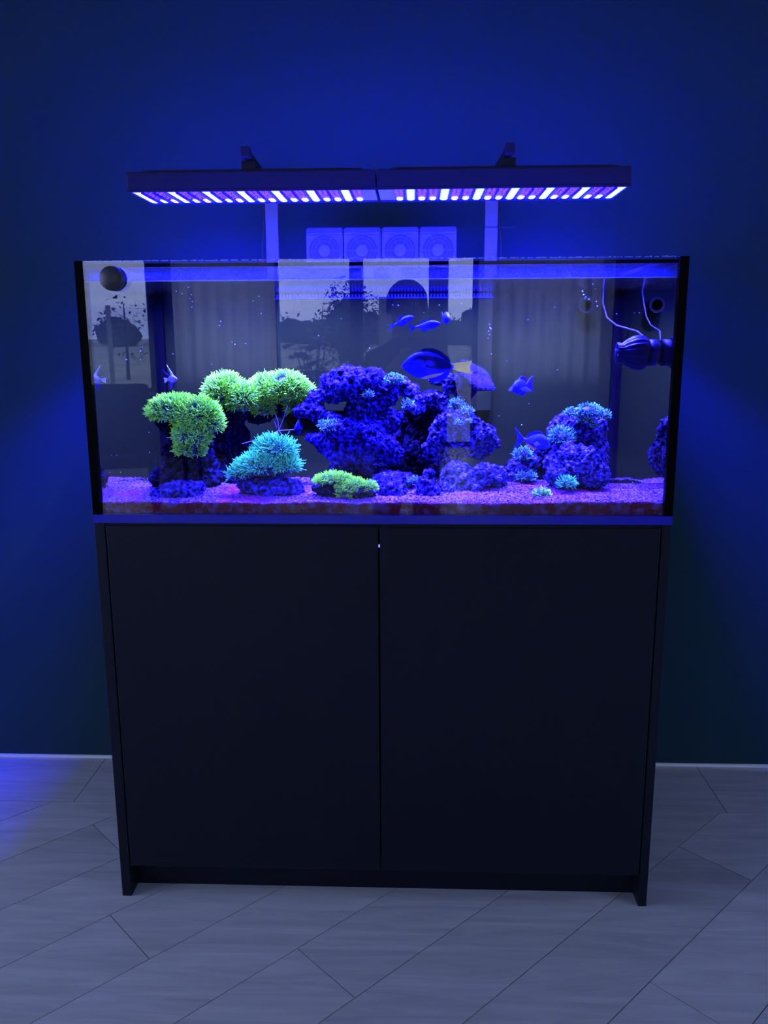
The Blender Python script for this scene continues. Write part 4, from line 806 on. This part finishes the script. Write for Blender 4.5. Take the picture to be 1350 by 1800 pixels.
# photographer
mat('jacket', (.008, .010, .018), .8); mat('trousers', (.012, .014, .022), .8); mat('shoe', (.02, .02, .022), .6); mat('skin', (.32, .19, .13), .6); mat('hair', (.012, .009, .008), .7); mat('lip', (.30, .12, .10), .6)
PX, PY = .036, -2.06
vs3, ed, rad = [], [], []
def V_(x, y, z, r, par=None):
    vs3.append((PX+x, PY+y, z)); rad.append(r); i = len(vs3)-1
    if par is not None: ed.append((par, i))
    return i
pel = V_(0, 0, .78, .125); wst = V_(0, .0, .92, .115, pel); ch = V_(0, .0, 1.08, .135, wst); up = V_(0, -.01, 1.18, .10, ch); nk = V_(0, .0, 1.265, .052, up); hd0 = V_(0, .012, 1.325, .066, nk); hd1 = V_(0, .015, 1.405, .084, hd0); hd2 = V_(0, .010, 1.475, .062, hd1)
for s in (-1, 1):
    h = V_(s*.075, 0, .73, .09, pel); k = V_(s*.095, .015, .42, .058, h); a = V_(s*.10, -.02, .075, .040, k); V_(s*.115, .12, .032, .034, a)
    sh = V_(s*.145, -.005, 1.165, .062, up); el = V_(s*.195, .05, .955, .044, sh); wr = V_(s*.085+.02, .255, 1.135, .028, el); pm = V_(s*.062+.0387, .315, 1.175, .024, wr)
    # fingers curl around the phone edge, thumb on its back
    for q, (dz, ln) in enumerate(((.035, .9), (.014, 1.0), (-.006, .95), (-.026, .75))):
        k1 = V_(s*.056+.0387, .338, 1.180+dz, .0095, pm); k2 = V_(s*.044+.0387, .352, 1.184+dz*1.1, .0085, k1); V_(s*(.044-.024*ln)+.0387, .3545, 1.186+dz*1.1, .0075, k2)
    t1 = V_(s*.048+.0387, .318, 1.207, .010, pm); V_(s*.026+.0387, .322, 1.222, .0085, t1)
me = bpy.data.meshes.new('body'); me.from_pydata(vs3, ed, []); t = bpy.data.objects.new('tmp', me); C.objects.link(t)
t.modifiers.new('k', 'SKIN'); sv = t.data.skin_vertices[0].data
for i, r in enumerate(rad): sv[i].radius = (r, r); sv[i].use_root = (i == 0)
sb = t.modifiers.new('s', 'SUBSURF'); sb.levels = 2
bme = evaluated(t); bpy.data.objects.remove(t); bme.name = 'body'
person = tag(empty('person', (PX, PY, 0)), 'person in dark clothes holding a phone, mirrored in the tank glass', 'person')
bme.materials.clear()
for m_ in ('jacket', 'trousers', 'shoe', 'skin'): bme.materials.append(M[m_])
for p in bme.polygons:
    c = p.center; p.use_smooth = True
    p.material_index = 3 if (c.z > 1.262 and abs(c.x-PX) < .12 and c.y < PY+.14) or c.y > PY+.27 else (2 if c.z < .09 else (1 if c.z < .80 else 0))
body = bpy.data.objects.new('body', bme); C.objects.link(body); body.parent = person; body.location = (-PX, -PY, 0)
def sph(nm, c, r, m_, par, seg=20):
    bm = bmesh.new(); bmesh.ops.create_uvsphere(bm, u_segments=seg, v_segments=seg//2+2, radius=1)
    for v in bm.verts: v.co = Vector((c[0]+v.co.x*r[0], c[1]+v.co.y*r[1], c[2]+v.co.z*r[2]))
    return bm if m_ is None else mk(nm, bm, m_, par, True)
bm = sph('hair', (0, -.012, 1.432), (.090, .100, .090), None, None, 32)
for v in bm.verts:
    if v.co.y > .05 and v.co.z < 1.47: v.co.y = .05+(v.co.y-.05)*.1; v.co.z = max(v.co.z, 1.40)
mk('hair', bm, 'hair', person, True)
for s in (-1, 1):
    sph('eye', (s*.031, .088, 1.412), (.012, .009, .008), 'trim_white', person, 12); sph('pupil', (s*.031, .0955, 1.412), (.005, .003, .005), 'fish_eye', person, 8); sph('ear', (s*.083, .005, 1.400), (.010, .020, .030), 'skin', person, 12)
sph('nose', (0, .100, 1.388), (.012, .018, .022), 'skin', person, 12); sph('mouth', (0, .088, 1.350), (.022, .007, .006), 'lip', person, 12)
ph = tag(empty('mobile_phone', (.0747, -1.712, 1.1955)), 'black phone held by the mirrored person', 'phone')
bm = bmesh.new(); box(bm, -.037, .037, -.004, .004, -.077, .077, bev=.003); mk('case', bm, 'black_plastic', ph)
bm = bmesh.new(); box(bm, -.034, .034, -.0046, -.0041, -.074, .074); mk('screen', bm, 'fish_eye', ph)
bm = bmesh.new(); lathe(bm, [(.001, -.0042), (.008, -.0042), (.008, -.0062), (.001, -.0064)], 16, Matrix.Translation((0, 0, .058)) @ RX); mk('lens', bm, 'fish_eye', ph)

# dining chairs
mat('chair_cloth', (.010, .012, .020), .8); mat('chair_leg', (.01, .01, .012), .5)
def chair(loc, rz, hgt, label):
    e = tag(empty('dining_chair', loc, rz), label, 'chair', 'dark chairs mirrored at lower left of the glass')
    boxo('seat', (-.22, .22, -.22, .22, .42, .49), 'chair_cloth', e, .02); boxo('backrest', (-.21, .21, -.26, -.20, .52, hgt), 'chair_cloth', e, .028)
    for a in (-1, 1):
        boxo('back_post', (a*.15-.015, a*.15+.015, -.245, -.215, .44, .56), 'chair_leg', e)
        for b_ in (-1, 1):
            bm = bmesh.new(); tube(bm, [(a*.19, b_*.19, .43), (a*.205, b_*.215, 0)], [.018, .012], 8); mk('leg', bm, 'chair_leg', e, True)
chair((-1.96, -4.0, 0), 2.9, .99, 'taller dark dining chair mirrored at lower left')
chair((-1.62, -4.55, 0), 2.3, .90, 'lower dark dining chair mirrored next to the tall one')

# house plant
pt = tag(empty('house_plant', (-.98, -7.1, 0)), 'leafy potted house plant mirrored left of centre', 'plant')
mat('leaf', (.012, .03, .014), .5); mat('pot', (.03, .03, .035), .6); mat('bark', (.03, .022, .015), .9)
bm = bmesh.new(); lathe(bm, [(.12, 0), (.16, .28), (.17, .30), (.15, .30), (.001, .27)], 24); mk('pot', bm, 'pot', pt, True)
bm = bmesh.new(); tips = []
for k in range(9):
    a = k*2.4; r = random.uniform(.1, .42); h = random.uniform(.85, 1.55)
    if k == 0: r, h = .10, 1.62
    tip = Vector((r*math.cos(a), r*math.sin(a), h)); tube(bm, [(0, 0, .25), (tip.x*.35, tip.y*.35, .25+(h-.25)*.55), tuple(tip)], [.012, .008, .004], 6); tips.append(tip)
mk('stem', bm, 'bark', pt, True)
def leaf(bm, p, d, L, w_):
    d = d.normalized(); s = d.cross(Vector((0, 0, 1)) if abs(d.z) < .95 else Vector((1, 0, 0))).normalized(); u = s.cross(d)
    r = [(0, 0), (.3, .5), (.65, .42), (1, 0), (.65, -.42), (.3, -.5)]
    vs_ = [bm.verts.new(p+d*L*a+s*w_*b+u*(-.15*L*a*a+.1*abs(b)*w_)) for a, b in r]
    bm.faces.new((vs_[0], vs_[1], vs_[2], vs_[3])); bm.faces.new((vs_[0], vs_[3], vs_[4], vs_[5]))
bm = bmesh.new(); lf = bpy.data.meshes.new('leaf'); leaf(bm, Vector((0, 0, 0)), Vector((1, 0, .15)), 1, 1.1); bm.to_mesh(lf); bm.free(); lf.materials.append(M['leaf'])
for tp in tips:
    for j in range(11):
        f = random.uniform(.45, 1.02); p = Vector((tp.x*f, tp.y*f, .25+(tp.z-.25)*f)); ss = random.uniform(.09, .16)
        link('leaf', lf, pt, Matrix.Translation(p) @ Matrix.Rotation(random.uniform(0, 6.28), 4, 'Z') @ Matrix.Rotation(random.uniform(-.7, .5), 4, 'Y') @ Matrix.Scale(ss, 4))

# garden outside
mat('grass', (.18, .19, .15), .95, col2=(.26, .27, .21), vscale=.6); mat('patio', (.16, .16, .16), .9); mat('foliage', (.02, .035, .02), .8, col2=(.04, .065, .03), vscale=2); mat('foliage_dark', (.035, .05, .035), .9)
mat('post_wood', (.16, .17, .15), .9)
def gz(y): return -.12+max(0, (-y-12))*.034
bm = bmesh.new(); rows = [(-8.56, -.12), (-12, -.12), (-30, gz(-30)), (-60, gz(-60)), (-140, gz(-60)-2)]
gv = [[bm.verts.new((x, y, z)) for x in (-160, 0, 160)] for y, z in rows]
for r0, r1 in zip(gv, gv[1:]):
    for i in range(2): bm.faces.new((r1[i], r1[i+1], r0[i+1], r0[i]))
g = struct(mk('ground', bm, 'grass')); struct(boxo('patio', (-7, NOOK_X-.16, NOOK_Y+.13, 4, -.3, -.1), 'patio'))
def tree(loc, h, r, trunk, label, group=None, m_='foliage', n=700, cone=False, ls=.28, core=0):
    e = tag(empty('tree', (loc[0], loc[1], gz(loc[1])-.02)), label, 'tree', group)
    bm = bmesh.new(); tube(bm, [(0, 0, 0), (.03*h*.2, 0, h*.4), (0, .02, h*.85)], [.022*h, .016*h, .006*h], 7); mk('trunk', bm, 'bark', e, True)
    bm = bmesh.new()
    if core:
        bmesh.ops.create_icosphere(bm, subdivisions=3, radius=1)
        for v in bm.verts: k = .85+.25*noise.noise(v.co*2.5+Vector(loc)); v.co = Vector((v.co.x*r*k*core, v.co.y*r*k*core, (h+trunk)/2+v.co.z*(h-trunk)/2*k*core))
    for i in range(n):
        u = Vector((random.gauss(0, 1), random.gauss(0, 1), random.gauss(0, 1))).normalized()*random.uniform(.45, 1)**.5
        if cone:
            t = random.random(); rr = r*(1-t)*random.uniform(.3, 1); an = random.uniform(0, 6.28); p = Vector((rr*math.cos(an), rr*math.sin(an), trunk+(h-trunk)*t))
        else:
            p = Vector((u.x*r, u.y*r, (h+trunk)/2+u.z*(h-trunk)/2)); p += Vector((noise.noise(p*1.3), noise.noise(p*1.3+Vector((9, 0, 0))), noise.noise(p*1.3+Vector((0, 9, 0)))))*r*.35
        leaf(bm, p, Vector((random.gauss(0, 1), random.gauss(0, 1), random.gauss(0, .6))), ls*random.uniform(.6, 1.3), ls*.6)
    mk('crown', bm, m_, e)
tree((-8.1, -22, 0), 2.5, .75, .5, 'young open tree mirrored in the left window', n=170, ls=.13)
tree((-1.75, -22, 0), 2.7, .95, .1, 'bushy tree mirrored left of the person', n=1500, ls=.13, core=.75)
tree((2.6, -30, 0), 2.9, .7, .2, 'left one of two pointed conifers mirrored by the curtain', m_='foliage_dark', n=800, cone=True, ls=.3)
tree((4.3, -30, 0), 2.7, .7, .2, 'right one of two pointed conifers mirrored by the curtain', m_='foliage_dark', n=800, cone=True, ls=.3)
for i in range(38):
    x = -27+i*1.28
    tree((x, -52+(i % 3)*2.7, -.12), random.uniform(1.5, 2.3), random.uniform(1.1, 1.25), -.4, 'dark hedge tree across the mirrored field', 'hedge trees across the mirrored field', m_='foliage_dark', n=260, ls=.25, core=1.0)
for (x, h, lb) in ((-7.85, 2.2, 'thin stake beside the young mirrored tree'), (1.9, 1.9, 'short field post mirrored right of the person')):
    tag(boxo('field_post', (x-.05, x+.05, -20.1, -20, gz(-20)-.01, h), 'post_wood', None, .01), lb, 'post')
tag(boxo('gate_post', (-.60, -.36, -14.1, -13.86, gz(-13.86)-.02, 2.05), 'post_wood', None, .02), 'thick grey gate post mirrored behind the person', 'post')
